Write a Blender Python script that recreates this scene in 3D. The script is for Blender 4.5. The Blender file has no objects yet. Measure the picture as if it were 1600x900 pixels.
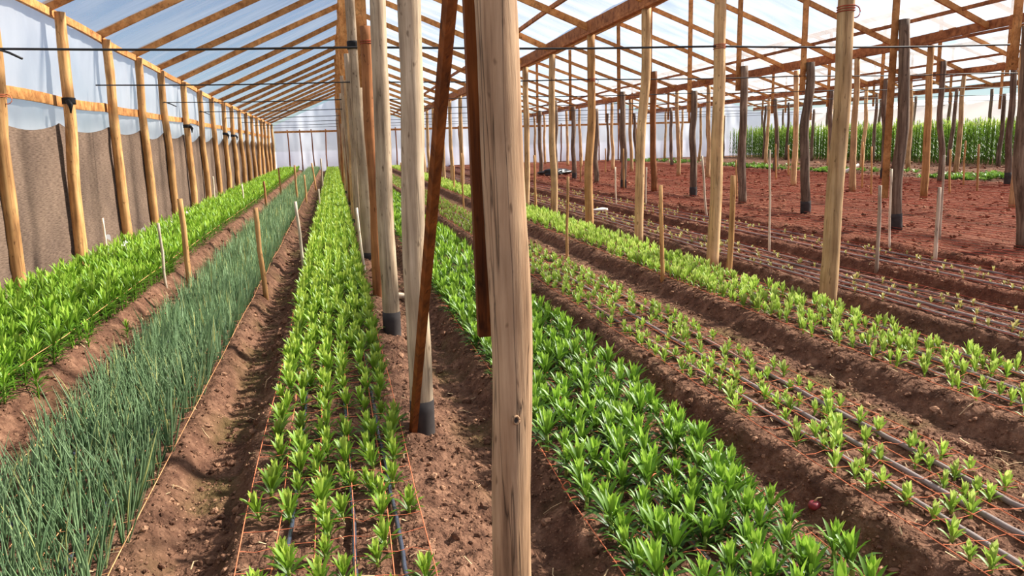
import bpy, math, random
import numpy as np
from mathutils import Vector, Matrix

random.seed(7); RNG = np.random.default_rng(11)
SC = bpy.context.scene
COL = SC.collection

# ------------------------------------------------------------------ camera
FPX = 1220.0
YAW, PITCH, ROLL = math.radians(12.4259), math.radians(10.7558), 0.028
CAM = Vector((0, 0, 1.6))
FW = Vector((math.sin(YAW)*math.cos(PITCH), math.cos(YAW)*math.cos(PITCH), -math.sin(PITCH)))
_r0 = Vector((math.cos(YAW), -math.sin(YAW), 0)); _u0 = _r0.cross(FW)
RT = math.cos(ROLL)*_r0 - math.sin(ROLL)*_u0
UP = math.sin(ROLL)*_r0 + math.cos(ROLL)*_u0
cd = bpy.data.cameras.new('camera'); cam = bpy.data.objects.new('camera', cd); COL.objects.link(cam)
cd.sensor_fit = 'HORIZONTAL'; cd.sensor_width = 36.0; cd.lens = FPX/1600*36.0
cd.clip_start = 0.05; cd.clip_end = 500
cam.matrix_world = Matrix(((RT.x, UP.x, -FW.x, CAM.x), (RT.y, UP.y, -FW.y, CAM.y), (RT.z, UP.z, -FW.z, CAM.z), (0, 0, 0, 1)))
SC.camera = cam

# ------------------------------------------------------------------ light, sky, exposure
SUN_EL, SUN_AZ = math.radians(38), math.radians(84)          # azimuth from +Y (along the beds) towards +X
SUN_DIR = Vector((math.sin(SUN_AZ)*math.cos(SUN_EL), math.cos(SUN_AZ)*math.cos(SUN_EL), math.sin(SUN_EL)))
sl = bpy.data.lights.new('sun', 'SUN'); sl.energy = 15.0; sl.angle = math.radians(3); sl.color = (1.0, 0.92, 0.8)
sun = bpy.data.objects.new('sun', sl); COL.objects.link(sun)
sun.rotation_euler = (-SUN_DIR).to_track_quat('-Z', 'Y').to_euler()
sun.location = (30, 10, 30)

W = bpy.data.worlds.new('sky'); SC.world = W; W.use_nodes = True
wn = W.node_tree.nodes; wl = W.node_tree.links; wn.clear()
wo = wn.new('ShaderNodeOutputWorld'); bg = wn.new('ShaderNodeBackground'); bg.inputs['Strength'].default_value = 1.0
tc = wn.new('ShaderNodeTexCoord'); sep = wn.new('ShaderNodeSeparateXYZ'); wl.new(tc.outputs['Generated'], sep.inputs[0])
sky = wn.new('ShaderNodeTexSky'); sky.sky_type = 'NISHITA'; sky.sun_disc = False
sky.sun_elevation = SUN_EL; sky.sun_rotation = SUN_AZ; sky.air_density = 1.0; sky.ozone_density = 4.0; sky.dust_density = 0.2; sky.altitude = 1500
sm = wn.new('ShaderNodeVectorMath'); sm.operation = 'SCALE'; sm.inputs['Scale'].default_value = 0.105
wl.new(sky.outputs[0], sm.inputs[0])
nz = wn.new('ShaderNodeTexNoise'); nz.inputs['Scale'].default_value = 2.2; nz.inputs['Detail'].default_value = 6
mp = wn.new('ShaderNodeMapping'); mp.inputs['Scale'].default_value = (1, 1, 2.6); wl.new(tc.outputs['Generated'], mp.inputs[0]); wl.new(mp.outputs[0], nz.inputs['Vector'])
cr = wn.new('ShaderNodeValToRGB'); cr.color_ramp.elements[0].position = 0.58; cr.color_ramp.elements[1].position = 0.9
wl.new(nz.outputs['Fac'], cr.inputs[0])
mx = wn.new('ShaderNodeMix'); mx.data_type = 'RGBA'; mx.inputs[7].default_value = (0.9, 0.92, 0.98, 1)
wl.new(cr.outputs[0], mx.inputs[0]); wl.new(sm.outputs[0], mx.inputs[6])
wl.new(mx.outputs[2], bg.inputs['Color']); wl.new(bg.outputs[0], wo.inputs[0])
vs = SC.view_settings; vs.view_transform = 'Standard'; vs.look = 'None'; vs.gamma = 1.0; vs.use_curve_mapping = False
vs.exposure = 0.0

# ------------------------------------------------------------------ helpers
def new_mat(name):
    m = bpy.data.materials.new(name); m.use_nodes = True
    nt = m.node_tree; nt.nodes.clear()
    return m, nt.nodes, nt.links

def principled(n, l, rough=0.7, spec=0.3):
    o = n.new('ShaderNodeOutputMaterial'); b = n.new('ShaderNodeBsdfPrincipled')
    b.inputs['Roughness'].default_value = rough; b.inputs['Specular IOR Level'].default_value = spec
    l.new(b.outputs[0], o.inputs[0]); return b, o

def ramp(n, stops):
    r = n.new('ShaderNodeValToRGB'); e = r.color_ramp.elements
    while len(e) < len(stops): e.new(0.5)
    for k, (p, c) in enumerate(stops):
        e[k].position = p; e[k].color = (*c, 1)
    return r

def rgb(r, g, b):                       # photo 0-255 sRGB -> linear
    f = lambda c: c/12.92 if c <= 0.04045 else ((c+0.055)/1.055)**2.4
    return (f(r/255), f(g/255), f(b/255))

def plain(name, col, rough=0.6, spec=0.3, var=0.0):
    m, n, l = new_mat(name); b, o = principled(n, l, rough, spec)
    t = n.new('ShaderNodeTexCoord'); z = n.new('ShaderNodeTexNoise'); z.inputs['Scale'].default_value = 12; z.inputs['Detail'].default_value = 4
    l.new(t.outputs['Object'], z.inputs['Vector'])
    r = ramp(n, [(0.3, tuple(c*(1-var) for c in col)), (0.7, tuple(min(1, c*(1+var)) for c in col))])
    l.new(z.outputs['Fac'], r.inputs[0]); l.new(r.outputs[0], b.inputs['Base Color'])
    return m

def wood(name, light, mid, dark, grain=(26, 26, 1.3), crack=0.5, rough=0.75, bump=0.35, rnd=0.25):
    m, n, l = new_mat(name); b, o = principled(n, l, rough, 0.2)
    t = n.new('ShaderNodeTexCoord'); oi = n.new('ShaderNodeObjectInfo')
    off = n.new('ShaderNodeVectorMath'); off.operation = 'MULTIPLY_ADD'; off.inputs[1].default_value = (1, 1, 1)
    cx = n.new('ShaderNodeCombineXYZ'); mul = n.new('ShaderNodeMath'); mul.operation = 'MULTIPLY'; mul.inputs[1].default_value = 37
    l.new(oi.outputs['Random'], mul.inputs[0]); l.new(mul.outputs[0], cx.inputs[2]); l.new(mul.outputs[0], cx.inputs[0])
    l.new(t.outputs['Object'], off.inputs[0]); l.new(cx.outputs[0], off.inputs[2])
    mp = n.new('ShaderNodeMapping'); mp.inputs['Scale'].default_value = grain; l.new(off.outputs[0], mp.inputs[0])
    z = n.new('ShaderNodeTexNoise'); z.inputs['Scale'].default_value = 1.0; z.inputs['Detail'].default_value = 8; z.inputs['Roughness'].default_value = 0.65
    l.new(mp.outputs[0], z.inputs['Vector'])
    r = ramp(n, [(0.28, dark), (0.47, mid), (0.68, light)]); l.new(z.outputs['Fac'], r.inputs[0])
    # large blotches
    z2 = n.new('ShaderNodeTexNoise'); z2.inputs['Scale'].default_value = 3.5; z2.inputs['Detail'].default_value = 3; l.new(off.outputs[0], z2.inputs['Vector'])
    r2 = ramp(n, [(0.3, (0.62, 0.58, 0.55)), (0.65, (1.05, 1.03, 1.0))]); l.new(z2.outputs['Fac'], r2.inputs[0])
    mm = n.new('ShaderNodeMix'); mm.data_type = 'RGBA'; mm.blend_type = 'MULTIPLY'; mm.inputs[0].default_value = 0.8
    l.new(r.outputs[0], mm.inputs[6]); l.new(r2.outputs[0], mm.inputs[7])
    # drying cracks
    mp3 = n.new('ShaderNodeMapping'); mp3.inputs['Scale'].default_value = (grain[0]*0.9, grain[1]*0.9, grain[2]*0.45); l.new(off.outputs[0], mp3.inputs[0])
    z3 = n.new('ShaderNodeTexNoise'); z3.inputs['Scale'].default_value = 0.8; z3.inputs['Detail'].default_value = 3; l.new(mp3.outputs[0], z3.inputs['Vector'])
    r3 = ramp(n, [(0.488, (1, 1, 1)), (0.5, (0.8-crack,)*3), (0.512, (1, 1, 1))]); l.new(z3.outputs['Fac'], r3.inputs[0])
    m2 = n.new('ShaderNodeMix'); m2.data_type = 'RGBA'; m2.blend_type = 'MULTIPLY'; m2.inputs[0].default_value = 0.7
    l.new(mm.outputs[2], m2.inputs[6]); l.new(r3.outputs[0], m2.inputs[7])
    # small dark specks and bark scraps
    mp5 = n.new('ShaderNodeMapping'); mp5.inputs['Scale'].default_value = (34, 34, 13) if grain[2] < 5 else (20, 20, 20); l.new(off.outputs[0], mp5.inputs[0])
    z5 = n.new('ShaderNodeTexNoise'); z5.inputs['Scale'].default_value = 1.0; z5.inputs['Detail'].default_value = 2; l.new(mp5.outputs[0], z5.inputs['Vector'])
    r5 = ramp(n, [(0.66, (1, 1, 1)), (0.74, (0.35, 0.3, 0.27))]); l.new(z5.outputs['Fac'], r5.inputs[0])
    m5 = n.new('ShaderNodeMix'); m5.data_type = 'RGBA'; m5.blend_type = 'MULTIPLY'; m5.inputs[0].default_value = 0.85
    l.new(m2.outputs[2], m5.inputs[6]); l.new(r5.outputs[0], m5.inputs[7]); m2 = m5
    # per-piece tone
    hv = n.new('ShaderNodeHueSaturation'); mr = n.new('ShaderNodeMapRange'); mr.inputs[3].default_value = 1-rnd; mr.inputs[4].default_value = 1+rnd
    l.new(oi.outputs['Random'], mr.inputs[0]); l.new(mr.outputs[0], hv.inputs['Value']); l.new(m2.outputs[2], hv.inputs['Color'])
    l.new(hv.outputs[0], b.inputs['Base Color'])
    bp = n.new('ShaderNodeBump'); bp.inputs['Strength'].default_value = bump; bp.inputs['Distance'].default_value = 0.01
    ad = n.new('ShaderNodeMath'); ad.operation = 'MULTIPLY'; l.new(z.outputs['Fac'], ad.inputs[0]); l.new(r3.outputs[0], ad.inputs[1])
    l.new(ad.outputs[0], bp.inputs['Height']); l.new(bp.outputs[0], b.inputs['Normal'])
    return m

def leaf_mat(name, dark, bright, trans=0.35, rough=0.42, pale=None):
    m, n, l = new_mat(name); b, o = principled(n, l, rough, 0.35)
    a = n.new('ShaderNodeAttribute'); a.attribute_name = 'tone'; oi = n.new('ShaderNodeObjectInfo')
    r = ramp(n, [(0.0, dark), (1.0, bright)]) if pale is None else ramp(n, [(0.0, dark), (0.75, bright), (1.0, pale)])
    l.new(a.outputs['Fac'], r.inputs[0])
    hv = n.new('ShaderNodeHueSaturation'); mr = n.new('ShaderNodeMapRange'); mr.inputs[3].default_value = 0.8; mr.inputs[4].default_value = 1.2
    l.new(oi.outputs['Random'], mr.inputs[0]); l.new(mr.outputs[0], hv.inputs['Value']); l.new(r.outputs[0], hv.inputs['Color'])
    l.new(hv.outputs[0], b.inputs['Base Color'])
    tr = n.new('ShaderNodeBsdfTranslucent'); l.new(hv.outputs[0], tr.inputs['Color'])
    mx = n.new('ShaderNodeMixShader'); mx.inputs[0].default_value = trans
    l.new(b.outputs[0], mx.inputs[1]); l.new(tr.outputs[0], mx.inputs[2]); l.new(mx.outputs[0], o.inputs[0])
    return m

def film_mat(name, clear, tint=(0.95, 0.97, 1.0), streak=0.25, gloss=0.08, scale=(0.6, 0.6, 0.6)):
    m, n, l = new_mat(name); o = n.new('ShaderNodeOutputMaterial')
    t = n.new('ShaderNodeTexCoord'); mp = n.new('ShaderNodeMapping'); mp.inputs['Scale'].default_value = scale
    l.new(t.outputs['Object'], mp.inputs[0])
    z = n.new('ShaderNodeTexNoise'); z.inputs['Scale'].default_value = 1.0; z.inputs['Detail'].default_value = 5; l.new(mp.outputs[0], z.inputs['Vector'])
    mr = n.new('ShaderNodeMapRange'); mr.inputs[1].default_value = 0.3; mr.inputs[2].default_value = 0.7
    mr.inputs[3].default_value = 1-clear-streak/2; mr.inputs[4].default_value = 1-clear+streak/2; l.new(z.outputs['Fac'], mr.inputs[0])
    tp = n.new('ShaderNodeBsdfTransparent'); tp.inputs[0].default_value = (*tint, 1)
    tl = n.new('ShaderNodeBsdfTranslucent'); tl.inputs[0].default_value = (0.9*tint[0], 0.9*tint[1], 0.9*tint[2], 1)
    df = n.new('ShaderNodeBsdfDiffuse'); df.inputs[0].default_value = (0.85, 0.87, 0.9, 1)
    gl = n.new('ShaderNodeBsdfGlossy'); gl.inputs['Roughness'].default_value = 0.3
    a = n.new('ShaderNodeMixShader'); a.inputs[0].default_value = 0.3; l.new(tl.outputs[0], a.inputs[1]); l.new(df.outputs[0], a.inputs[2])
    c = n.new('ShaderNodeMixShader'); c.inputs[0].default_value = gloss; l.new(a.outputs[0], c.inputs[1]); l.new(gl.outputs[0], c.inputs[2])
    d = n.new('ShaderNodeMixShader'); l.new(mr.outputs[0], d.inputs[0]); l.new(tp.outputs[0], d.inputs[1]); l.new(c.outputs[0], d.inputs[2])
    l.new(d.outputs[0], o.inputs[0]); return m

def soil_mat():
    m, n, l = new_mat('soil'); b, o = principled(n, l, 0.95, 0.1)
    t = n.new('ShaderNodeTexCoord')
    z = n.new('ShaderNodeTexNoise'); z.inputs['Scale'].default_value = 9; z.inputs['Detail'].default_value = 9; z.inputs['Roughness'].default_value = 0.7
    l.new(t.outputs['Object'], z.inputs['Vector'])
    r = ramp(n, [(0.3, rgb(68, 46, 36)), (0.5, rgb(110, 79, 62)), (0.72, rgb(156, 118, 94))]); l.new(z.outputs['Fac'], r.inputs[0])
    rr = ramp(n, [(0.3, rgb(78, 44, 33)), (0.5, rgb(118, 70, 52)), (0.72, rgb(152, 100, 76))]); l.new(z.outputs['Fac'], rr.inputs[0])
    a = n.new('ShaderNodeAttribute'); a.attribute_name = 'red'
    mx = n.new('ShaderNodeMix'); mx.data_type = 'RGBA'; l.new(a.outputs['Fac'], mx.inputs[0]); l.new(r.outputs[0], mx.inputs[6]); l.new(rr.outputs[0], mx.inputs[7])
    # algae film on the trodden paths, patchy
    z2 = n.new('ShaderNodeTexNoise'); z2.inputs['Scale'].default_value = 2.2; z2.inputs['Detail'].default_value = 4; l.new(t.outputs['Object'], z2.inputs['Vector'])
    r2 = ramp(n, [(0.46, (0, 0, 0)), (0.62, (0.75, 0.75, 0.75))]); l.new(z2.outputs['Fac'], r2.inputs[0])
    ap = n.new('ShaderNodeAttribute'); ap.attribute_name = 'pale'
    a2 = n.new('ShaderNodeAttribute'); a2.attribute_name = 'path'
    mu = n.new('ShaderNodeMath'); mu.operation = 'MULTIPLY'; l.new(r2.outputs[0], mu.inputs[0]); l.new(a2.outputs['Fac'], mu.inputs[1])
    mx2 = n.new('ShaderNodeMix'); mx2.data_type = 'RGBA'; mx2.inputs[7].default_value = (*rgb(92, 80, 46), 1)
    l.new(mu.outputs[0], mx2.inputs[0]); l.new(mx.outputs[2], mx2.inputs[6])
    # pale crumbs
    v = n.new('ShaderNodeTexVoronoi'); v.inputs['Scale'].default_value = 38; l.new(t.outputs['Object'], v.inputs['Vector'])
    r3 = ramp(n, [(0.0, (1, 1, 1)), (0.16, (0, 0, 0))]); l.new(v.outputs['Distance'], r3.inputs[0])
    mx3 = n.new('ShaderNodeMix'); mx3.data_type = 'RGBA'; mx3.inputs[7].default_value = (*rgb(196, 152, 122), 1)
    m4 = n.new('ShaderNodeMath'); m4.operation = 'MULTIPLY'; m4.inputs[1].default_value = 0.65; l.new(r3.outputs[0], m4.inputs[0])
    l.new(m4.outputs[0], mx3.inputs[0]); l.new(mx2.outputs[2], mx3.inputs[6])
    mx6 = n.new('ShaderNodeMix'); mx6.data_type = 'RGBA'; mx6.inputs[7].default_value = (*rgb(188, 144, 114), 1); l.new(ap.outputs['Fac'], mx6.inputs[0]); l.new(mx3.outputs[2], mx6.inputs[6]); l.new(mx6.outputs[2], b.inputs['Base Color'])
    bp = n.new('ShaderNodeBump'); bp.inputs['Strength'].default_value = 1.0; bp.inputs['Distance'].default_value = 0.045
    z4 = n.new('ShaderNodeTexNoise'); z4.inputs['Scale'].default_value = 28; z4.inputs['Detail'].default_value = 6; l.new(t.outputs['Object'], z4.inputs['Vector'])
    l.new(z4.outputs['Fac'], bp.inputs['Height']); l.new(bp.outputs[0], b.inputs['Normal'])
    return m

def cloth_mat():
    m, n, l = new_mat('shade_cloth'); b, o = principled(n, l, 0.9, 0.1)
    t = n.new('ShaderNodeTexCoord'); mp = n.new('ShaderNodeMapping'); mp.inputs['Scale'].default_value = (1, 9, 110); l.new(t.outputs['Object'], mp.inputs[0])
    z = n.new('ShaderNodeTexNoise'); z.inputs['Scale'].default_value = 1.0; z.inputs['Detail'].default_value = 6; l.new(mp.outputs[0], z.inputs['Vector'])
    r = ramp(n, [(0.3, rgb(96, 78, 66)), (0.7, rgb(150, 126, 108))]); l.new(z.outputs['Fac'], r.inputs[0])
    z2 = n.new('ShaderNodeTexNoise'); z2.inputs['Scale'].default_value = 1.3; l.new(t.outputs['Object'], z2.inputs['Vector'])
    r2 = ramp(n, [(0.35, (0.72, 0.72, 0.74)), (0.6, (1, 1, 1))]); l.new(z2.outputs['Fac'], r2.inputs[0])
    mm = n.new('ShaderNodeMix'); mm.data_type = 'RGBA'; mm.blend_type = 'MULTIPLY'; mm.inputs[0].default_value = 1; l.new(r.outputs[0], mm.inputs[6]); l.new(r2.outputs[0], mm.inputs[7])
    l.new(mm.outputs[2], b.inputs['Base Color'])
    bp = n.new('ShaderNodeBump'); bp.inputs['Strength'].default_value = 0.25; bp.inputs['Distance'].default_value = 0.01; l.new(z.outputs['Fac'], bp.inputs['Height']); l.new(bp.outputs[0], b.inputs['Normal'])
    tl = n.new('ShaderNodeBsdfTranslucent'); l.new(mm.outputs[2], tl.inputs[0])
    ms = n.new('ShaderNodeMixShader'); ms.inputs[0].default_value = 0.25; l.new(b.outputs[0], ms.inputs[1]); l.new(tl.outputs[0], ms.inputs[2]); l.new(ms.outputs[0], o.inputs[0])
    return m

M = dict(
    soil=soil_mat(),
    wall_post=wood('treated_pole', rgb(212, 168, 114), rgb(190, 142, 90), rgb(136, 94, 58)),
    yellow_post=wood('pale_pole', rgb(226, 192, 146), rgb(202, 164, 118), rgb(142, 108, 74)),
    white_post=wood('bleached_pole', rgb(216, 194, 166), rgb(186, 162, 134), rgb(116, 94, 76), rnd=0.08),
    big_post=wood('weathered_pole', rgb(204, 172, 138), rgb(174, 140, 108), rgb(104, 78, 58), grain=(30, 30, 1.6), crack=0.78, bump=0.6, rnd=0.02),
    dark_post=wood('old_grey_pole', rgb(164, 144, 124), rgb(120, 100, 84), rgb(62, 48, 40)),
    rust_post=wood('red_brown_pole', rgb(190, 130, 84), rgb(160, 104, 64), rgb(104, 62, 38)),
    board=wood('sawn_board', rgb(220, 164, 104), rgb(196, 136, 80), rgb(140, 88, 48), grain=(9, 9, 9), crack=0.4, bump=0.15),
    beam=wood('sawn_beam', rgb(190, 130, 84), rgb(158, 100, 64), rgb(104, 60, 38), grain=(9, 9, 9), crack=0.4, bump=0.15),
    brace=wood('orange_plank', rgb(160, 92, 40), rgb(124, 68, 27), rgb(82, 42, 16), grain=(20, 20, 2), crack=0.3, bump=0.3),
    stake_t=wood('stake_tan', rgb(222, 180, 124), rgb(200, 152, 98), rgb(150, 104, 60)),
    stake_w=wood('stake_white', rgb(240, 228, 208), rgb(224, 208, 184), rgb(180, 156, 130), crack=0.2),
    stake_g=wood('stake_grey', rgb(214, 198, 178), rgb(184, 166, 146), rgb(130, 112, 96)),
    stake_b=wood('stake_brown', rgb(160, 112, 72), rgb(126, 84, 52), rgb(80, 50, 32)),
    roof=film_mat('roof_film', 0.70, tint=(0.93, 0.96, 1.0), streak=0.22, gloss=0.03, scale=(0.5, 2.0, 0.5)),
    wall_film=film_mat('wall_film', 0.3, tint=(0.90, 0.94, 1.0), streak=0.3, gloss=0.1, scale=(0.8, 0.8, 0.5)),
    back_film=film_mat('back_film', 0.2, tint=(0.84, 0.89, 1.0), streak=0.15, gloss=0.05, scale=(0.5, 0.5, 0.4)),
    curtain=film_mat('curtain_film', 0.04, tint=(0.62, 0.56, 0.49), streak=0.06, gloss=0.03),
    cloth=cloth_mat(),
    tar=plain('tar', rgb(66, 60, 58), 0.8, 0.2, 0.25),
    hose=plain('black_pipe', rgb(140, 127, 122), 0.6, 0.35, 0.12),
    tape=plain('drip_tape', rgb(62, 68, 82), 0.22, 0.8, 0.15),
    wire=plain('wire', rgb(40, 38, 38), 0.5, 0.4, 0.1),
    rubber=plain('rubber', rgb(26, 24, 24), 0.7, 0.3, 0.1),
    string=plain('orange_twine', rgb(218, 126, 90), 0.8, 0.1, 0.25),
    string_pale=plain('faded_twine', rgb(222, 160, 112), 0.8, 0.1, 0.2),
    string_red=plain('red_twine', rgb(160, 76, 58), 0.8, 0.1, 0.25),
    white=plain('white_scrap', rgb(226, 222, 214), 0.6, 0.3, 0.08),
    bulb=plain('red_bulb', rgb(140, 50, 56), 0.4, 0.5, 0.25),
    bag=plain('black_bag', rgb(22, 22, 24), 0.35, 0.5, 0.2),
    straw=plain('straw', rgb(206, 178, 138), 0.8, 0.1, 0.2),
    lily_a=leaf_mat('lily_leaf_wall', rgb(52, 92, 26), rgb(126, 168, 46), 0.33, pale=rgb(168, 200, 76)),
    lily_c=leaf_mat('lily_leaf_young', rgb(60, 98, 32), rgb(134, 170, 52), 0.33, pale=rgb(184, 204, 88)),
    lily_d=leaf_mat('lily_leaf_dark', rgb(42, 74, 30), rgb(108, 148, 42), 0.3, rough=0.42, pale=rgb(164, 200, 74)),
    sprout=leaf_mat('seedling_leaf', rgb(100, 140, 48), rgb(164, 194, 76), 0.35, pale=rgb(206, 220, 124)),
    sprout_dry=leaf_mat('dry_sprout_leaf', rgb(140, 140, 70), rgb(190, 186, 110), 0.3, pale=rgb(214, 206, 140)),
    onion=leaf_mat('onion_leaf', rgb(74, 108, 70), rgb(146, 172, 124), 0.25, rough=0.4, pale=rgb(214, 204, 120)),
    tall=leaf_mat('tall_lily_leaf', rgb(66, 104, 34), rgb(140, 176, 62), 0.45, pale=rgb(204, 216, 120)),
    weed=leaf_mat('weed_leaf', rgb(70, 110, 40), rgb(130, 168, 66), 0.3),
    stem=leaf_mat('lily_stem', rgb(120, 140, 60), rgb(180, 196, 100), 0.1),
)

def mesh_np(name, V, polys, mat=None, smooth=False, attrs=None):
    """V (n,3) array, polys: list of (m,k) int arrays."""
    V = np.asarray(V, dtype=np.float32); me = bpy.data.meshes.new(name)
    polys = [np.asarray(p, dtype=np.int32) for p in polys if len(p)]
    tot = np.concatenate([np.full(len(p), p.shape[1], dtype=np.int32) for p in polys])
    lv = np.concatenate([p.ravel() for p in polys])
    me.vertices.add(len(V)); me.vertices.foreach_set('co', V.ravel())
    me.loops.add(len(lv)); me.loops.foreach_set('vertex_index', lv)
    me.polygons.add(len(tot)); st = np.zeros(len(tot), dtype=np.int32); st[1:] = np.cumsum(tot)[:-1]
    me.polygons.foreach_set('loop_start', st)
    me.polygons.foreach_set('use_smooth', np.full(len(tot), bool(smooth)))
    me.update(calc_edges=True)
    if attrs:
        for k, v in attrs.items():
            a = me.attributes.new(k, 'FLOAT', 'POINT'); a.data.foreach_set('value', np.asarray(v, dtype=np.float32))
    if mat: me.materials.append(mat)
    return me

def link(name, me, parent=None, loc=None):
    o = bpy.data.objects.new(name, me); COL.objects.link(o)
    if parent is not None: o.parent = parent
    if loc is not None: o.location = loc
    return o

def tag(o, label=None, cat=None, group=None, kind=None):
    if label: o['label'] = label
    if cat: o['category'] = cat
    if group: o['group'] = group
    if kind: o['kind'] = kind
    return o

ORD = ['first', 'second', 'third', 'fourth', 'fifth', 'sixth', 'seventh', 'eighth', 'ninth', 'tenth', 'eleventh', 'twelfth', 'thirteenth', 'fourteenth',
       'fifteenth', 'sixteenth', 'seventeenth', 'eighteenth', 'nineteenth', 'twentieth', 'twenty-first', 'twenty-second', 'twenty-third', 'twenty-fourth',
       'twenty-fifth', 'twenty-sixth', 'twenty-seventh', 'twenty-eighth', 'twenty-ninth', 'thirtieth'] + ['thirty-'+q for q in ('first','second','third','fourth','fifth','sixth','seventh','eighth','ninth')]+['fortieth']+['forty-'+q for q in ('first','second','third','fourth','fifth','sixth','seventh','eighth','ninth')]+['fiftieth']+['fifty-'+q for q in ('first','second','third','fourth','fifth','sixth','seventh','eighth','ninth')]+['sixtieth']+['sixty-'+q for q in ('first','second','third','fourth','fifth','sixth','seventh','eighth','ninth')]+['seventieth']*30

def frac(x): return x - np.floor(x)
def vnoise(x, y, seed=0.0):
    x = np.asarray(x, float); y = np.asarray(y, float)
    ix, iy = np.floor(x), np.floor(y); fx, fy = x-ix, y-iy
    h = lambda a, b: frac(np.sin(a*127.1+b*311.7+seed*74.7)*43758.5453)
    ux, uy = fx*fx*(3-2*fx), fy*fy*(3-2*fy)
    return (h(ix, iy)*(1-ux)+h(ix+1, iy)*ux)*(1-uy)+(h(ix, iy+1)*(1-ux)+h(ix+1, iy+1)*ux)*uy - 0.5
def sstep(a, b, x):
    t = np.clip((x-a)/(b-a), 0, 1); return t*t*(3-2*t)

def frame_of(d):
    d = Vector(d).normalized(); a = Vector((0, 0, 1)) if abs(d.z) < 0.9 else Vector((1, 0, 0))
    u = a.cross(d).normalized(); v = d.cross(u); return u, v

def tube_arrays(pts, rads, k=8, caps=True):
    P = np.asarray(pts, float); n = len(P); r = np.broadcast_to(np.asarray(rads, float), (n,))
    T = np.gradient(P, axis=0); T /= np.linalg.norm(T, axis=1)[:, None]+1e-12
    a = np.array([0, 0, 1.]) if abs(T[0][2]) < 0.9 else np.array([1., 0, 0])
    U = np.cross(a, T); U /= np.linalg.norm(U, axis=1)[:, None]; Vv = np.cross(T, U)
    an = np.arange(k)*2*math.pi/k
    V = (P[:, None, :] + r[:, None, None]*(np.cos(an)[None, :, None]*U[:, None, :]+np.sin(an)[None, :, None]*Vv[:, None, :])).reshape(-1, 3)
    i = np.arange(n-1)[:, None]*k; j = np.arange(k)[None, :]; j2 = (j+1) % k
    Q = np.stack([i+j, i+j2, i+k+j2, i+k+j], -1).reshape(-1, 4)
    polys = [Q]
    if caps:
        polys += [np.arange(k)[::-1][None, :], (np.arange(k)+(n-1)*k)[None, :]]
    return V, polys

def tube(name, pts, rads, mat, parent=None, k=8, smooth=True, loc=None):
    pts = np.asarray(pts, float)
    if loc is not None: pts = pts-np.asarray(loc, float)
    V, Pp = tube_arrays(pts, rads, k)
    return link(name, mesh_np(name, V, Pp, mat, smooth), parent, loc)

BOXF = np.array([[0, 3, 2, 1], [4, 5, 6, 7], [0, 1, 5, 4], [1, 2, 6, 5], [2, 3, 7, 6], [3, 0, 4, 7]])
def beam_arrays(p, q, w, h, up=(0, 0, 1), warp=0.0):
    """sawn board from p to q: w across, h along up; a few stations so that it can bow"""
    p, q = Vector(p), Vector(q); d = (q-p).normalized(); up = Vector(up)
    s = d.cross(up).normalized(); u = s.cross(d).normalized(); n = 4
    V = []; F = []
    for k in range(n+1):
        t = k/n; b = math.sin(math.pi*t)*warp
        c = p.lerp(q, t)+u*b+s*(b*0.6)
        for (a, e) in ((-1, -1), (1, -1), (1, 1), (-1, 1)): V.append(c+s*(a*w/2)+u*(e*h/2))
    for k in range(n):
        for j in range(4): F.append((k*4+j, k*4+(j+1) % 4, k*4+4+(j+1) % 4, k*4+4+j))
    F.append((3, 2, 1, 0)); F.append(tuple(n*4+j for j in range(4)))
    return np.array([tuple(v) for v in V]), [np.array(F)]
def beam(name, p, q, w, h, mat, parent=None, up=(0, 0, 1), warp=0.0, world_parent=False):
    V, F = beam_arrays(p, q, w, h, up, warp)
    if parent is None:
        loc = tuple(p); return link(name, mesh_np(name, V-np.array(loc), F, mat), None, loc)
    return link(name, mesh_np(name, V-np.array(parent.location), F, mat), parent)

# ------------------------------------------------------------------ the ground
BEDS = dict(A=(-3.12, -2.02), B=(-1.56, -0.85), C=(-0.44, 0.25), D=(0.87, 1.62), E=(1.99, 2.67), F=(3.3, 4.0), G=(4.58, 5.29), H=(5.9, 6.6))
BTOP = 0.12
def macro(X):
    z = np.zeros_like(X)
    for nm, (a, b) in BEDS.items():
        z = np.maximum(z, BTOP*sstep(a-0.15, a+0.0, X)*(1-sstep(b-0.0, b+(0.48 if nm == 'C' else 0.15), X)))
    return np.maximum(z, 0.1*sstep(6.98, 7.16, X))
def gz(X, Y):
    X = np.asarray(X, float); Y = np.asarray(Y, float)
    z = macro(X + 0.05*vnoise(X*0.0+Y*1.7, Y*0.0+X*2, 3.0) + 0.03*vnoise(Y*6, X*5, 8))
    amp = 0.6+0.9*(np.abs(macro(X)-0.06) < 0.055)
    z = z + amp*(0.022*vnoise(X*4, Y*4, 1)+0.016*vnoise(X*11, Y*11, 2)+0.012*vnoise(X*26, Y*26, 4)+0.024*(np.abs(vnoise(X*17, Y*17, 14))*2-0.5)) + 0.05*sstep(7, 7.6, X)*(vnoise(X*2.2, Y*3.5, 15)+0.6*vnoise(X*5, Y*7, 16))*np.exp(-np.abs(X-12)/14)
    # the trodden bottom of the path between onions and lilies dips a little
    return z
gx = np.concatenate([np.arange(-3.75, 7.3, 0.027), 7.3+np.cumsum(np.linspace(0.04, 0.7, 72))])
gx = gx[gx < 33.0]
gy = [-8.0, -5, -3, -1, 0.0]; y = 0.8
while y < 50.6: gy.append(y); y *= 1.0105
gy = np.array(gy+[51.2])
GX, GY = np.meshgrid(gx, gy)
GZ = gz(GX, GY)
nx, ny = len(gx), len(gy)
i = np.arange(ny-1)[:, None]*nx; j = np.arange(nx-1)[None, :]
Q = np.stack([i+j, i+j+1, i+nx+j+1, i+nx+j], -1).reshape(-1, 4)
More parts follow.
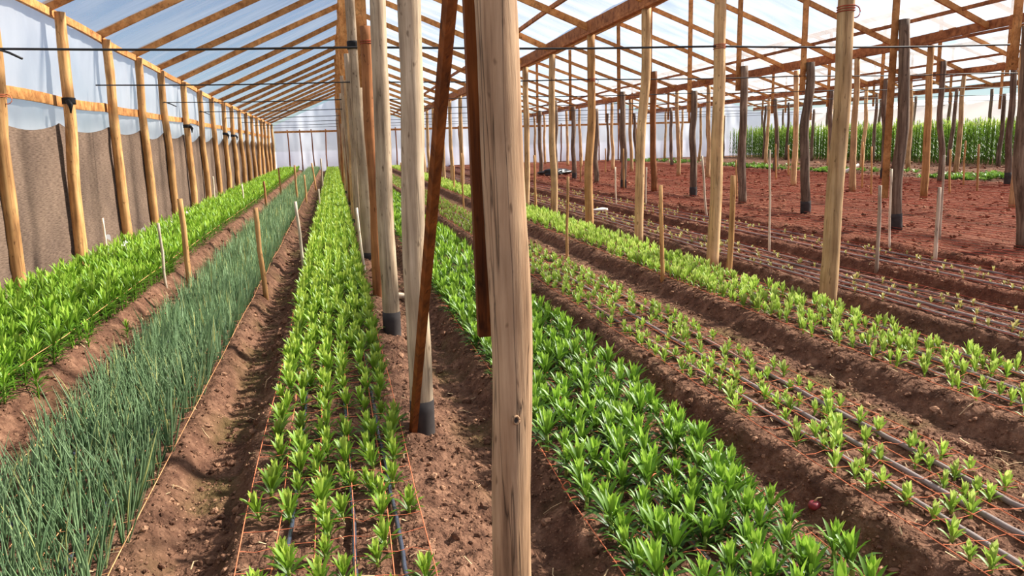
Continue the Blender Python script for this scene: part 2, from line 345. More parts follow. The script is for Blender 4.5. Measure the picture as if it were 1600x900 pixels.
red = np.clip(sstep(4.2, 7.2, GX)*(1-sstep(17.0, 18.2, GX+2*vnoise(GX*0.4, GY*0.4, 5)))+0.25*vnoise(GX*0.7, GY*0.7, 6), 0, 1)
path = np.zeros_like(GX)
for c in (-1.77, -0.645, 0.68, 1.8, 2.98, 4.3, 5.6): path = np.maximum(path, np.exp(-((GX-c)/0.13)**2))
floor = link('floor', mesh_np('floor', np.stack([GX, GY, GZ], -1).reshape(-1, 3), [Q], M['soil'], True, {'red': red.ravel(), 'path': path.ravel()}))
tag(floor, 'brown soil ground ridged into long planting beds with sunken paths', kind='structure')
og = mesh_np('ground_outside', [(-150, -100, -0.12), (180, -100, -0.12), (180, 250, -0.12), (-150, 250, -0.12)], [np.array([[0, 1, 2, 3]])], plain('outside_ground', rgb(186, 182, 184), 0.9, 0.1, 0.2))
tag(link('ground_outside', og), 'pale ground outside the plastic', kind='structure')

# ------------------------------------------------------------------ roof lines
RX = [0.36, 8.36, 16.36, 24.36]; GXS = [4.34, 12.36, 20.36, 28.36]; XL = -3.4; YEND = 50.0; Y0 = -8.0
def ridge_z(Y): return float(np.interp(Y, [-8, 10, 20.35, 29, 50], [5.35, 5.17, 4.913, 4.72, 4.42]))
def eave_z(Y): return float(np.interp(Y, [-8, 11.7, 20.35, 25, 50.6], [3.5, 3.36, 3.15, 3.06, 2.82]))
def gut_z(Y, k=0): return float(np.interp(Y, [-8, 10.5, 17.4, 50], [3.45, 3.36, 3.22, 2.92]))+0.05*k
YG = [3.72, 6.1, 8.5, 10.74, 13.16, 15.7, 17.95, 20.2]
while YG[-1] < 47.5: YG.append(round(YG[-1]+2.38, 2))
YL = [9.38, 11.5, 13.8, 16.0, 18.05, 20.35, 22.6, 25.0]
while YL[-1] < 47.6: YL.append(round(YL[-1]+2.27, 2))

def sheet(name, fn, nu, nv, mat, label, smooth=True):
    """fn(u,v)->point arrays, u,v in 0..1"""
    u = np.linspace(0, 1, nu); v = np.linspace(0, 1, nv); Uu, Vv = np.meshgrid(u, v)
    P = fn(Uu, Vv); V = np.stack(P, -1).reshape(-1, 3)
    i = np.arange(nv-1)[:, None]*nu; j = np.arange(nu-1)[None, :]
    Qq = np.stack([i+j, i+j+1, i+nu+j+1, i+nu+j], -1).reshape(-1, 4)
    o = link(name, mesh_np(name, V, [Qq], mat, smooth)); tag(o, label, kind='structure'); return o

vf = lambda f, Y, *a: np.vectorize(lambda q: f(q, *a))(Y)
def slope(name, xa, za, xb, zb, label, off=0.12, yy=(Y0, YEND)):
    def fn(U, V):
        Y = yy[0]+(yy[1]-yy[0])*V; A = vf(za, Y[:, :1])*np.ones_like(U); B = vf(zb, Y[:, :1])*np.ones_like(U)
        X = xa+(xb-xa)*U
        return X, Y, A+(B-A)*U+off+0.035*vnoise(X*1.1, Y*1.9, xa)+0.02*vnoise(X*3, Y*5, xb)
    return sheet(name, fn, 18, 260, M['roof'], label)
slope('ceiling', XL-0.12, lambda q: eave_z(q)-0.05, RX[0], ridge_z, 'translucent plastic film over the left roof slope')
for k in range(4):
    nm = ['first', 'second', 'third', 'fourth'][k]
    slope('ceiling', RX[k], ridge_z, GXS[k], lambda q, k=k: gut_z(q, k)+0.12, 'translucent film falling to the right over the %s bay' % nm)
    if k < 3: slope('ceiling', GXS[k], lambda q, k=k: gut_z(q, k)+0.12, RX[k+1], ridge_z, 'translucent film rising to the right over the %s gutter' % nm)
# left wall film, folds hanging between the posts
def wl_fn(U, V):
    Y = Y0+(YEND-Y0)*U; Z = -0.05+(vf(eave_z, Y[:1, :])*np.ones_like(V)+0.08)*V
    bay = np.interp(Y, YL, np.arange(len(YL))); ph = bay-np.floor(bay)
    X = XL-0.11-0.06*np.sin(math.pi*ph)*np.sin(math.pi*np.clip(V*1.2, 0, 1))+0.05*vnoise(Y*4+Z*0.7, Z*0.8, 2)+0.02*vnoise(Y*9-Z*3, Z*3, 5)
    return X, Y, Z
sheet('wall_left', wl_fn, 620, 26, M['wall_film'], 'creased milky plastic film forming the left side wall')
def wb_fn(U, V):
    X = XL+(32.4-XL)*U
    zt = np.interp(X, [XL, RX[0], GXS[0], RX[1], GXS[1], RX[2], GXS[2], RX[3], GXS[3], 32.4], [2.85, 4.45, 3.05, 4.45, 3.1, 4.45, 3.1, 4.45, 3.1, 3.1])
    return X, YEND+0.06*vnoise(X*3, V*4, 3)+0.05*np.sin(X*2.0), -0.05+zt*V
sheet('wall_back', wb_fn, 400, 24, M['back_film'], 'milky plastic film closing the far end of the greenhouse')
sheet('wall_right', lambda U, V: (32.4+0.05*vnoise(U*200, V*3, 1), Y0+(YEND-Y0)*U, -0.05+3.2*V), 300, 12, M['back_film'], 'plastic film closing the far right side')
sheet('wall_front', lambda U, V: (XL+(32.4-XL)*U, Y0+0*U, -0.05+3.2*V), 60, 8, M['wall_film'], 'plastic film behind the viewer')

# ------------------------------------------------------------------ timber frame
def pole(name, base, top, r0, r1, mat, wob=0.015, k=12, n=16, seed=0, bulge=0.06):
    rs = np.random.default_rng(seed+1000); t = np.linspace(0, 1, n)
    b = np.array(base); q = np.array(top); P = b+(q-b)*t[:, None]
    ph = rs.uniform(0, 6.28, 4); env = np.sin(math.pi*np.clip(t, 0.02, 0.98))
    P[:, 0] += wob*np.sin(t*5.0+ph[0])*env+wob*0.4*np.sin(t*13+ph[1])*env
    P[:, 1] += wob*np.sin(t*4.3+ph[2])*env
    rad = (r0+(r1-r0)*t)*(1+bulge*(rs.random(n)-0.5))
    P -= b
    V, Pp = tube_arrays(P, rad, k)
    an = np.tile(np.arange(k), n); lv = np.repeat(np.arange(n), k)
    jit = 1+bulge*0.8*(rs.random(n*k)-0.5)
    C = np.repeat(P, k, axis=0); V = C+(V-C)*jit[:, None]
    return link(name, mesh_np(name, V, Pp, mat, True), None, tuple(base)), P, rad
def pole_part(name, post, P, rad, z0, z1, mat, extra=1.06, k=12, n=5):
    zz = np.linspace(z0, z1, n); pts = np.stack([np.interp(zz, P[:, 2], P[:, 0]), np.interp(zz, P[:, 2], P[:, 1]), zz], -1)
    rr = np.interp(zz, P[:, 2], rad)*extra+0.002
    V, Pp = tube_arrays(pts, rr, k); return link(name, mesh_np(name, V, Pp, mat, True), post)

def twine_wrap(post, P, rad, z, mat, turns=3, loose=True, nm='twine_wrap', thick=0.005):
    t = np.linspace(0, turns*2*math.pi, turns*14); zz = z+np.linspace(-0.02, 0.02, len(t))*turns/2
    r = np.interp(zz, P[:, 2], rad)+0.004
    pts = np.stack([np.interp(zz, P[:, 2], P[:, 0])+r*np.cos(t), np.interp(zz, P[:, 2], P[:, 1])+r*np.sin(t), zz], -1)
    if loose:
        e = pts[-1]; a = np.linspace(0, 4.5, 10)
        pts = np.concatenate([pts, e+np.stack([0.05*np.sin(a)*np.sign(e[0]+1e-3), -0.02*np.ones(10), -0.05*(1-np.cos(a))], -1)])
    V, Pp = tube_arrays(pts, thick, 5); return link(nm, mesh_np(nm, V, Pp, mat, True), post)

# left wall posts
for k, yy in enumerate(YL):
    ov = {0: ((-3.45, 9.38, -0.06), (-3.34, 9.38)), 1: ((-3.38, 11.35, -0.06), (-3.3, 11.5))}.get(k)
    rs = random.Random(k)
    base = ov[0] if ov else (XL+rs.uniform(-0.03, 0.03), yy, -0.06)
    tx = ov[1][0] if ov else XL+rs.uniform(-0.03, 0.03)+0.02
    o, P, rad = pole('wall_post', base, (tx, yy, eave_z(yy)), 0.082, 0.068, M['wall_post'], 0.02, seed=k)
    tag(o, '%s round wooden post from the front along the left plastic wall' % ORD[k], 'post', 'posts along the left wall')
    if k in (1, 5, 8, 9): 
        b = pole_part('rubber_strap', o, P, rad, 2.3-0.03*k, 2.38-0.03*k, M['rubber'], 1.12)
        kn = tube_arrays([(rad[5]+0.02, -0.06, 2.34-0.03*k), (rad[5]+0.06, -0.08, 2.28-0.03*k), (rad[5]+0.05, -0.08, 2.18-0.03*k)], [0.03, 0.035, 0.012], 6)
        link('strap_knot', mesh_np('strap_knot', kn[0], kn[1], M['rubber'], True), b)
    if k == 0: twine_wrap(o, P, rad, 2.25, M['string'], 2)
    # rail board and eave board to the next post
    if k+1 < len(YL):
        y2 = YL[k+1]; zz = 2.27 if yy < 20 else 2.27-0.006*(yy-20)
        r = beam('wall_rail', (XL-0.085, yy-0.06, zz-0.01*math.sin(k*2.1)), (XL-0.085, y2+0.06, zz-0.01*math.sin(k*2.1+2.1)), 0.03, 0.13 if k < 3 else 0.11, M['board'], warp=rs.uniform(-0.02, 0.02))
        tag(r, 'flat orange rail board on the left wall, %s bay from the front' % ORD[k], 'board', 'rail boards of the left wall')
        e = beam('eave_board', (XL-0.02, yy-0.02, eave_z(yy)+0.0), (XL-0.02, y2+0.02, eave_z(y2)+0.0), 0.05, 0.10, M['board'], warp=rs.uniform(-0.015, 0.015))
        tag(e, 'eave board over the left wall posts, %s bay from the front' % ORD[k], 'board', 'eave boards of the left wall')
    rf = beam('rafter', (XL-0.08, yy, eave_z(yy)+0.05), (RX[0], yy, ridge_z(yy)), 0.05, 0.12, M['board'], warp=rs.uniform(-0.03, 0.03))
    tag(rf, '%s rafter from the front under the left roof film' % ORD[k], 'rafter', 'rafters of the left roof slope')
# boards reaching in from the front, above the nearest wall post
r = beam('wall_rail', (XL-0.085, 7.2, 2.3), (XL-0.085, 9.4, 2.28), 0.03, 0.13, M['board']); tag(r, 'flat orange rail board at the extreme left edge of the left wall', 'board', 'rail boards of the left wall')
r = beam('eave_board', (XL-0.02, 7.2, eave_z(7.2)), (XL-0.02, 9.38, eave_z(9.38)), 0.05, 0.10, M['board']); tag(r, 'eave board of the left wall nearest the viewer', 'board', 'eave boards of the left wall')

def long_beam(name, label, x, zf, dz, w, h, mat, step=4.76, y0=3.6, part='board', y1=YEND):
    e = link(name, None, None, (x, y0, zf(y0)+dz)); tag(e, label, 'beam')
    y = y0; k = 0
    while y < y1-0.2:
        y2 = min(y+step, y1); rs = random.Random(int(x*10)+k)
        beam(part, (x+rs.uniform(-0.012, 0.012), y-0.03, zf(y)+dz), (x+rs.uniform(-0.012, 0.012), y2+0.03, zf(y2)+dz+rs.uniform(-0.01, 0.01)), w, h, mat, e, warp=rs.uniform(-0.02, 0.02)); y = y2; k += 1
    return e
ROWN = ['first', 'second', 'third', 'fourth']
for k in range(4):
    yb = [4.0, 6.0, 8.0, 10.0][k]
    long_beam('ridge_beam', 'long ridge board at the peak over the %s row of ridge posts' % ROWN[k], RX[k], ridge_z, 0.02, 0.05, 0.14, M['board'], y0=yb)
    ge = long_beam('gutter_beam', 'doubled gutter beam over the %s row of gutter posts' % ROWN[k], GXS[k], lambda q, k=k: gut_z(q, k), 0.13, 0.05, 0.17, M['beam'], y0=yb)
    y = yb; 
    while y < YEND-0.2:
        y2 = min(y+4.76, YEND); beam('lower_board', (GXS[k]+0.02, y, gut_z(y, k)+0.02), (GXS[k]+0.02, y2, gut_z(y2, k)+0.02), 0.10, 0.045, M['beam'], ge); y = y2
    px = GXS[k]-0.62
    long_beam('purlin', 'thin dark purlin on the roof slope just left of the %s gutter' % ROWN[k], px, lambda q, k=k, px=px: gut_z(q, k)+0.1+(ridge_z(q)-gut_z(q, k)-0.1)*(GXS[k]-px)/(GXS[k]-RX[k]), 0.085, 0.05, 0.07, M['beam'], y0=yb)
    for m, yy in enumerate(YG):
        if yy < yb-0.5: continue
        rs = random.Random(m+100*k)
        rf = beam('rafter', (RX[k], yy, ridge_z(yy)), (GXS[k], yy+rs.uniform(-0.03, 0.03), gut_z(yy, k)+0.12), 0.05, 0.11, M['board'], warp=rs.uniform(-0.03, 0.03))
        tag(rf, '%s rafter from the front falling right to the %s gutter' % (ORD[m], ROWN[k]), 'rafter', 'rafters falling to the %s gutter' % ROWN[k])
        if k == 0 and yy > 5:
            rf = beam('rafter', (GXS[k], yy+0.07, gut_z(yy, k)+0.12), (RX[k+1], yy+0.07, ridge_z(yy)), 0.05, 0.11, M['board'], warp=rs.uniform(-0.03, 0.03))
            tag(rf, '%s rafter from the front rising right from the first gutter' % ORD[m], 'rafter', 'rafters rising from the first gutter')

# ridge posts of the first row (beside the camera)
def ext_board(post, base, pz_top, yy, side, mat, w=0.10, over=0.55):
    x = base[0]+side; yy += 0.07
    return beam('extension_board', (x, yy+0.01, pz_top-over), (x+random.uniform(-0.02, 0.02), yy, ridge_z(yy)-0.02), w, 0.035, mat, post, up=(0, 1, 0))
# big front post with its knots and checks
def big_post():
    base = (0.392, 1.95, -0.05); n, k = 120, 40
    t = np.linspace(0, 1, n); z = t*3.35
    P = np.stack([0.004+0.026*np.sin(math.pi*np.clip((z-0.1)/2.1, 0, 1))+0.004*np.sin(z*7), 0.006*np.sin(z*3), z], -1)
    rad = np.interp(z, [0, .45, .75, 1.0, 1.25, 1.45, 1.98, 3.35], [.053, .0525, .0525, .053, .0545, .0535, .052, .050])
    V, Pp = tube_arrays(P, rad, k); C = np.repeat(P, k, axis=0); an = np.tile(np.arange(k)*2*math.pi/k, n); zz = np.repeat(z, k)
    d = 0.05*vnoise(an*1.1+0.3*np.sin(zz*2), zz*2.2, 3)+0.035*vnoise(an*4, zz*1.5, 5)+0.02*vnoise(an*3, zz*14, 9)
    groove = np.exp(-((np.mod(an-4.9+0.12*np.sin(zz*5)+0.05*np.sin(zz*17), 6.283)-0.0)/0.05)**2)*(zz > 1.15)*0.06
    groove += np.exp(-((np.mod(an-5.15+0.1*np.sin(zz*4+1), 6.283)-0.0)/0.05)**2)*(zz < 1.25)*(zz > 0.75)*0.05
    V = C+(V-C)*(1+d-groove)[:, None]
    o = link('wooden_post', mesh_np('wooden_post', V, Pp, M['big_post'], True), None, base)
    tag(o, 'thick weathered wooden post in the foreground, nearest the viewer', 'post', 'ridge posts of the first row')
    # knot: raised lip, and a flat dark disc painting the shade inside its hole
    ka = -1.46; kz = 0.93; rr = 0.056; c = np.array([0.02+rr*math.cos(ka), rr*math.sin(ka), kz])
    a = np.linspace(0, 2*math.pi, 17); u = np.array([-math.sin(ka), math.cos(ka), 0])
    ring = c+0.0085*np.cos(a)[:, None]*u+0.0105*np.sin(a)[:, None]*np.array([0, 0, 1.])
    V, Pp = tube_arrays(ring, 0.0035, 6); kn = link('knot', mesh_np('knot', V, Pp, M['big_post'], True), o); kn['label'] = 'round knot in the post'
    pit = c+np.array([math.cos(ka), math.sin(ka), 0])*0.001+np.concatenate([[np.zeros(3)], 0.0075*np.cos(a[:-1])[:, None]*u+0.009*np.sin(a[:-1])[:, None]*np.array([0, 0, 1.])])
    ff = np.array([[0, 1+q, 1+(q+1) % 16] for q in range(16)]); link('knot_hole_shade', mesh_np('knot_hole_shade', pit, [ff], M['tar']), kn)
    b = beam('backing_board', (0.390, 2.045, 1.075), (0.372, 2.05, 3.3), 0.075, 0.03, M['brace'], o, up=(0, 1, 0)); b['label'] = 'orange plank nailed behind the post, ending above the plants'
big_post()
CP = [((0.366, 3.98, 0.0), (0.415, 3.98, 3.3), 0.062, 0.054, 'white_post', 0.26, 'bleached ridge post with grey tarred foot and slanting plank, second from the front'),
      ((0.364, 6.2, 0.0), (0.405, 6.2, 3.25), 0.068, 0.058, 'white_post', 0.27, 'bleached pale ridge post with black tarred foot, third from the front'),
      ((0.34, 7.75, -0.02), (0.375, 7.75, 2.68), 0.056, 0.052, 'rust_post', 0, 'shorter orange-brown ridge post with a red twine loop, fourth from the front'),
      ((0.385, 10.5, -0.02), (0.345, 10.5, 3.45), 0.1, 0.075, 'white_post', 0.2, 'whitish ridge post with a black rubber band, fifth from the front')]
ypos = [13.2, 15.43, 17.9, 20.2]
while ypos[-1] < 47: ypos.append(ypos[-1]+2.38)
for k, yy in enumerate(ypos):
    rs = random.Random(k+50)
    CP.append(((0.35+rs.uniform(-.04, .04), yy, -0.02), (0.35+rs.uniform(-.04, .04), yy, rs.uniform(2.7, 3.2)), 0.075, 0.065, ['white_post', 'yellow_post', 'white_post', 'rust_post'][k % 4], 0.2 if k % 2 else 0, '%s ridge post from the front in the row beside the central bed' % ORD[k+5]))
for k, (b, t, r0, r1, mt, tar, lab) in enumerate(CP):
    o, P, rad = pole('wooden_post', b, t, r0, r1, M[mt], 0.012, k=20 if k < 4 else 12, n=30 if k < 4 else 14, seed=200+k, bulge=0.05)
    tag(o, lab, 'post', 'ridge posts of the first row')
    if tar: pole_part('tarred_foot', o, P, rad, 0.0, tar, M['tar'], 1.03, 20)
    ext_board(o, b, t[2], b[1], 0.0, M['board'], w=0.10, over=0.55 if k != 3 else 0.3)
    if k == 2: twine_wrap(o, P, rad, 2.55, M['string_red'], 2)
    if k == 3: pole_part('rubber_band', o, P, rad, 2.80, 2.90, M['rubber'], 1.1, 20)
# slanting plank from the foot of the second post to the front post
p0, p1 = Vector((0.305, 4.0, 0.0)), Vector((0.352, 2.3, 1.99)); pd = (p1-p0); p2 = p0+pd*1.16
V, F = beam_arrays(p0, p2, 0.026, 0.036, up=(0.9, 0.36, 0.36)); 
V = V+0.006*np.stack([vnoise(V[:, 2]*9, V[:, 0]*9, 1), vnoise(V[:, 2]*9, V[:, 0]*9, 2), 0*V[:, 2]], -1)
o = link('brace_plank', mesh_np('brace_plank', V-np.array(p0), F, M['brace'], False), None, tuple(p0)); tag(o, 'orange-brown plank slanting up from the tarred foot of the bleached post', 'plank')

# gutter posts, first row (yellow poles between the seedling beds)
G1 = [((4.244, 6.1, 0), (4.32, 6.1)), ((4.341, 8.5, 0), (4.385, 8.5)), ((4.297, 10.74, 0), (4.40, 10.74)), ((4.335, 13.16, 0), (4.39, 13.16)), ((4.40, 15.7, 0), (4.42, 15.7)), ((4.365, 17.95, 0), (4.42, 17.95))]
for yy in YG:
    if yy > 19: G1.append(((4.36+random.uniform(-.04, .04), yy, 0), (4.36+random.uniform(-.04, .04), yy)))
for k, (b, t) in enumerate(G1):
    o, P, rad = pole('wooden_post', b, (t[0], t[1], gut_z(t[1])), 0.076-0.005*(k % 3), 0.066, M['yellow_post'] if k != 3 else M['wall_post'], 0.025, k=18 if k < 4 else 12, n=22, seed=300+k)
    tag(o, '%s yellowish gutter post from the front beside the pale seedling bed' % ORD[k], 'post', 'gutter posts of the first row')
    if k in (0, 1, 3): twine_wrap(o, P, rad, [2.6, 2.57, 0, 2.56][k], M['string_red'], 3, loose=(k != 1))
# ridge posts, second row: old grey poles with board extensions
R2 = [((8.28, 7.99), (8.05, 7.99, 2.75)), ((8.334, 10.35), (8.247, 10.35, 3.167)), ((8.523, 13.04), (8.496, 13.04, 2.825)), ((8.585, 15.49), (8.542, 15.49, 2.986)), ((8.579, 17.89), (8.569, 17.89, 2.631)),
      ((8.60, 20.38), (8.58, 20.38, 3.3)), ((8.4, 22.22), (8.38, 22.22, 2.89)), ((8.6, 25.3), (8.6, 25.3, 2.53)), ((8.65, 28.0), (8.65, 28.0, 2.72))]
for yy in YG:
    if yy > 29.5: R2.append(((8.45, yy), (8.45+random.uniform(-.05, .05), yy, random.uniform(2.6, 3.1))))
for k, (b, t) in enumerate(R2):
    b = (*b, 0.08)
    o, P, rad = pole('wooden_post', b, t, 0.088, 0.075, M['dark_post'] if k not in (5,) else M['rust_post'], 0.035 if k != 2 else 0.06, k=14, n=20, seed=400+k)
    tag(o, '%s old grey ridge post from the front with a board on top, second ridge row' % ORD[k], 'post', 'ridge posts of the second row')
    if k in (1, 2, 4, 6, 8): pole_part('charred_foot', o, P, rad, 0.0, 0.25, M['tar'], 1.04)
    ext_board(o, (t[0], t[1], 0), t[2], b[1], -0.09, M['board'], w=0.10, over=0.5 if k != 1 else 2.6)
# further rows
G2 = [((12.409, 12.3), (12.35, 12.3)), ((12.55, 14.79), (12.48, 14.79)), ((12.42, 17.05), (12.36, 17.05)), ((12.6, 19.9), (12.55, 19.9))]
for yy in YG:
    if yy > 21: G2.append(((12.5, yy), (12.45+random.uniform(-.05, .05), yy)))
for k, (b, t) in enumerate(G2):
    o, P, rad = pole('wooden_post', (*b, 0.08), (t[0], t[1], gut_z(t[1], 1)), 0.08, 0.065, M['yellow_post'] if k % 3 != 1 else M['wall_post'], 0.03, seed=500+k)
    tag(o, '%s yellowish gutter post from the front on the bare red soil, second gutter row' % ORD[k], 'post', 'gutter posts of the second row')
R3 = [((16.726, 16.8), (16.575, 16.8, 3.4)), ((16.457, 18.8), (16.3, 18.8, 3.37)), ((16.33, 21.0), (16.24, 21.0, 3.04)), ((16.6, 24.0), (16.5, 24.0, 2.95))]
for yy in YG:
    if yy > 25.5: R3.append(((16.5, yy), (16.45+random.uniform(-.08, .08), yy, random.uniform(2.6, 3.2))))
for k, (b, t) in enumerate(R3):
    b = (*b, 0.08)
    o, P, rad = pole('wooden_post', b, t, 0.085, 0.07, M['dark_post'], 0.05, seed=600+k)
    tag(o, '%s dark crooked post from the front near the weed strip, third ridge row' % ORD[k], 'post', 'ridge posts of the third row')
    if k in (0, 2, 5): pole_part('charred_foot', o, P, rad, 0.0, 0.35, M['tar'], 1.05)
    ext_board(o, (t[0], t[1], 0), t[2], b[1], -0.09, M['board'], w=0.10)
for (xx, rn, mt, zt, y0) in ((20.36, 'third gutter row', 'yellow_post', None, 20.0), (24.36, 'fourth ridge row', 'dark_post', 3.0, 24.5), (28.36, 'fourth gutter row', 'dark_post', None, 28)):
    kk = 0
    for yy in YG:
        if yy < y0: continue
        rs = random.Random(int(xx*7+yy*3)); tz = gut_z(yy, 2) if zt is None else zt+rs.uniform(-.3, .2)
        b = (xx+rs.uniform(-.1, .1), yy, 0.08)
        o, P, rad = pole('wooden_post', b, (xx+rs.uniform(-.1, .1), yy, tz), 0.085, 0.065, M[mt], 0.04, k=8, n=10, seed=int(700+xx*10+yy))
        tag(o, '%s distant post from the front in the %s' % (ORD[kk], rn), 'post', 'posts of the %s' % rn); kk += 1
        if zt: ext_board(o, b, tz, yy, -0.09, M['board'])
# end wall studs and rail
k = 0
for x in np.concatenate([np.arange(-2.6, 0.0, 0.72), np.arange(1.2, 21, 1.33)]):
    o, P, rad = pole('end_stud', (float(x), YEND-0.1, 0.0), (float(x)+random.uniform(-.1, .1), YEND-0.1, 2.55), 0.045, 0.04, M['rust_post'], 0.02, k=6, n=6, seed=int(900+x*10))
    tag(o, '%s thin stud from the left on the far plastic wall' % ORD[k], 'post', 'studs of the far wall'); k += 1
rail = beam('end_rail', (XL, YEND-0.16, 2.42), (24, YEND-0.16, 2.42), 0.05, 0.12, M['board']); tag(rail, 'horizontal board across the far plastic wall', 'board')

# support wires across the bays
for k, (yy, x0, x1) in enumerate([(8.55, -3.05, 20), (13.2, -3.4, 28), (18.0, -3.4, 28), (22.6, -3.4, 28), (27.3, -3.4, 28), (32.1, -3.4, 28), (36.9, -3.4, 28), (41.6, -3.4, 28)]):
    xs = np.linspace(x0, x1, 60); z = 2.575+0.0*xs-0.02*np.abs(np.sin((xs-0.36)*math.pi/4))+0.004*np.maximum(xs-5, 0)
    if k: z = z-0.0022*(yy-13)
    wv = tube('support_wire', np.stack([xs, yy-0.09+0*xs+0.01*np.sin(xs*3), z], -1), 0.0125 if k == 0 else 0.011, M['wire'], None, 6, loc=(x0, yy, 0))
    tag(wv, '%s thin black wire from the front strung across all bays' % ORD[k], 'wire', 'cross wires')
    if k in (0, 2, 3):
        ex = x0+0.03; q = tube('wire_tail', np.array([(ex+0.0, yy-0.1, 2.57), (ex+0.12, yy-0.12, 2.53), (ex+0.24, yy-0.15, 2.47)])-np.array((x0, yy, 0)), 0.012, M['wire'], wv, 6)

# shade cloth along the left wall: scalloped top edge, one hanging sheet
def cl_arr():
    nu, nv = 700, 30; Y = np.linspace(4.0, YEND-0.5, nu); v = np.linspace(0, 1, nv); U, Vv = np.meshgrid(Y, v)
    yl = [4.9, 7.15]+YL; bay = np.interp(U, yl, np.arange(len(yl))); ph = bay-np.floor(bay); ib = np.floor(bay)
    sag = 0.05+0.17*frac(np.sin(ib*12.9)*43758.5)
    sag = np.where(ib < 5, 0.11, sag+0.06)
    top = 1.98-0.0045*np.maximum(U-14, 0)-sag*np.sin(math.pi*ph)**0.8
    Z = -0.04+(top+0.04)*Vv
    X = XL-0.072-0.025*np.sin(math.pi*ph)+0.03*vnoise(U*3+Z, Z*2.5, 4)*(1-0.5*Vv)+0.012*vnoise(U*9, Z*7, 7)+0.02*np.sin(Z*30+U*4)*(Z < 0.35)*0.5
    V = np.stack([X, U, Z], -1).reshape(-1, 3)
    i = np.arange(nv-1)[:, None]*nu; j = np.arange(nu-1)[None, :]
    return V, [np.stack([i+j, i+j+1, i+nu+j+1, i+nu+j], -1).reshape(-1, 4)]
V, F = cl_arr(); loc = np.array((XL-0.08, 4.0, 0)); o = link('shade_cloth', mesh_np('shade_cloth', V-loc, F, M['cloth'], True), None, tuple(loc))
tag(o, 'brown woven shade cloth hung along the foot of the left wall', 'cloth')
# white plastic flap gathered at the foot of the cloth
def flap():
    nu = 240; Y = np.linspace(4.5, 22, nu); V = []; 
    for v in np.linspace(0, 1, 5):
        V.append(np.stack([XL+0.03+0.13*v+0.05*vnoise(Y*3, Y*0+v*2, 3), Y, 0.02+0.16*(1-v)*(0.4+0.8*np.abs(vnoise(Y*2.2, Y*0, 9))*2)+0.02*vnoise(Y*9, Y*0+v*5, 2)], -1))
    V = np.concatenate(V); i = np.arange(4)[:, None]*nu; j = np.arange(nu-1)[None, :]
    return V, [np.stack([i+j, i+j+1, i+nu+j+1, i+nu+j], -1).reshape(-1, 4)]
V, F = flap(); o = link('plastic_skirt', mesh_np('plastic_skirt', V-np.array((XL, 4.5, 0)), F, M['white'], True), None, (XL, 4.5, 0)); tag(o, 'crumpled white plastic skirt on the ground at the foot of the shade cloth', 'plastic sheet')
# curtain on the far right side
def curtain():
    nu, nv = 240, 10; Y = np.linspace(27, 49.5, nu); v = np.linspace(0, 1, nv); U, Vv = np.meshgrid(Y, v)
    top = 2.85+0.05*np.sin(U*1.3); bot = 1.75+0.25*vnoise(U*0.4, U*0, 3)
    X = 32.0+0.18*np.sin(U*2.2+Vv*4)*(0.3+Vv)+0.25*vnoise(U*1.1, Vv*3, 5)
    V = np.stack([X, U, bot+(top-bot)*Vv], -1).reshape(-1, 3); i = np.arange(nv-1)[:, None]*nu; j = np.arange(nu-1)[None, :]
    return V, [np.stack([i+j, i+j+1, i+nu+j+1, i+nu+j], -1).reshape(-1, 4)]
V, F = curtain(); o = link('side_curtain', mesh_np('side_curtain', V-np.array((32, 27, 1.75)), F, M['curtain'], True), None, (32, 27, 1.75)); tag(o, 'beige plastic side curtain gathered in folds above the tall crop', 'curtain')

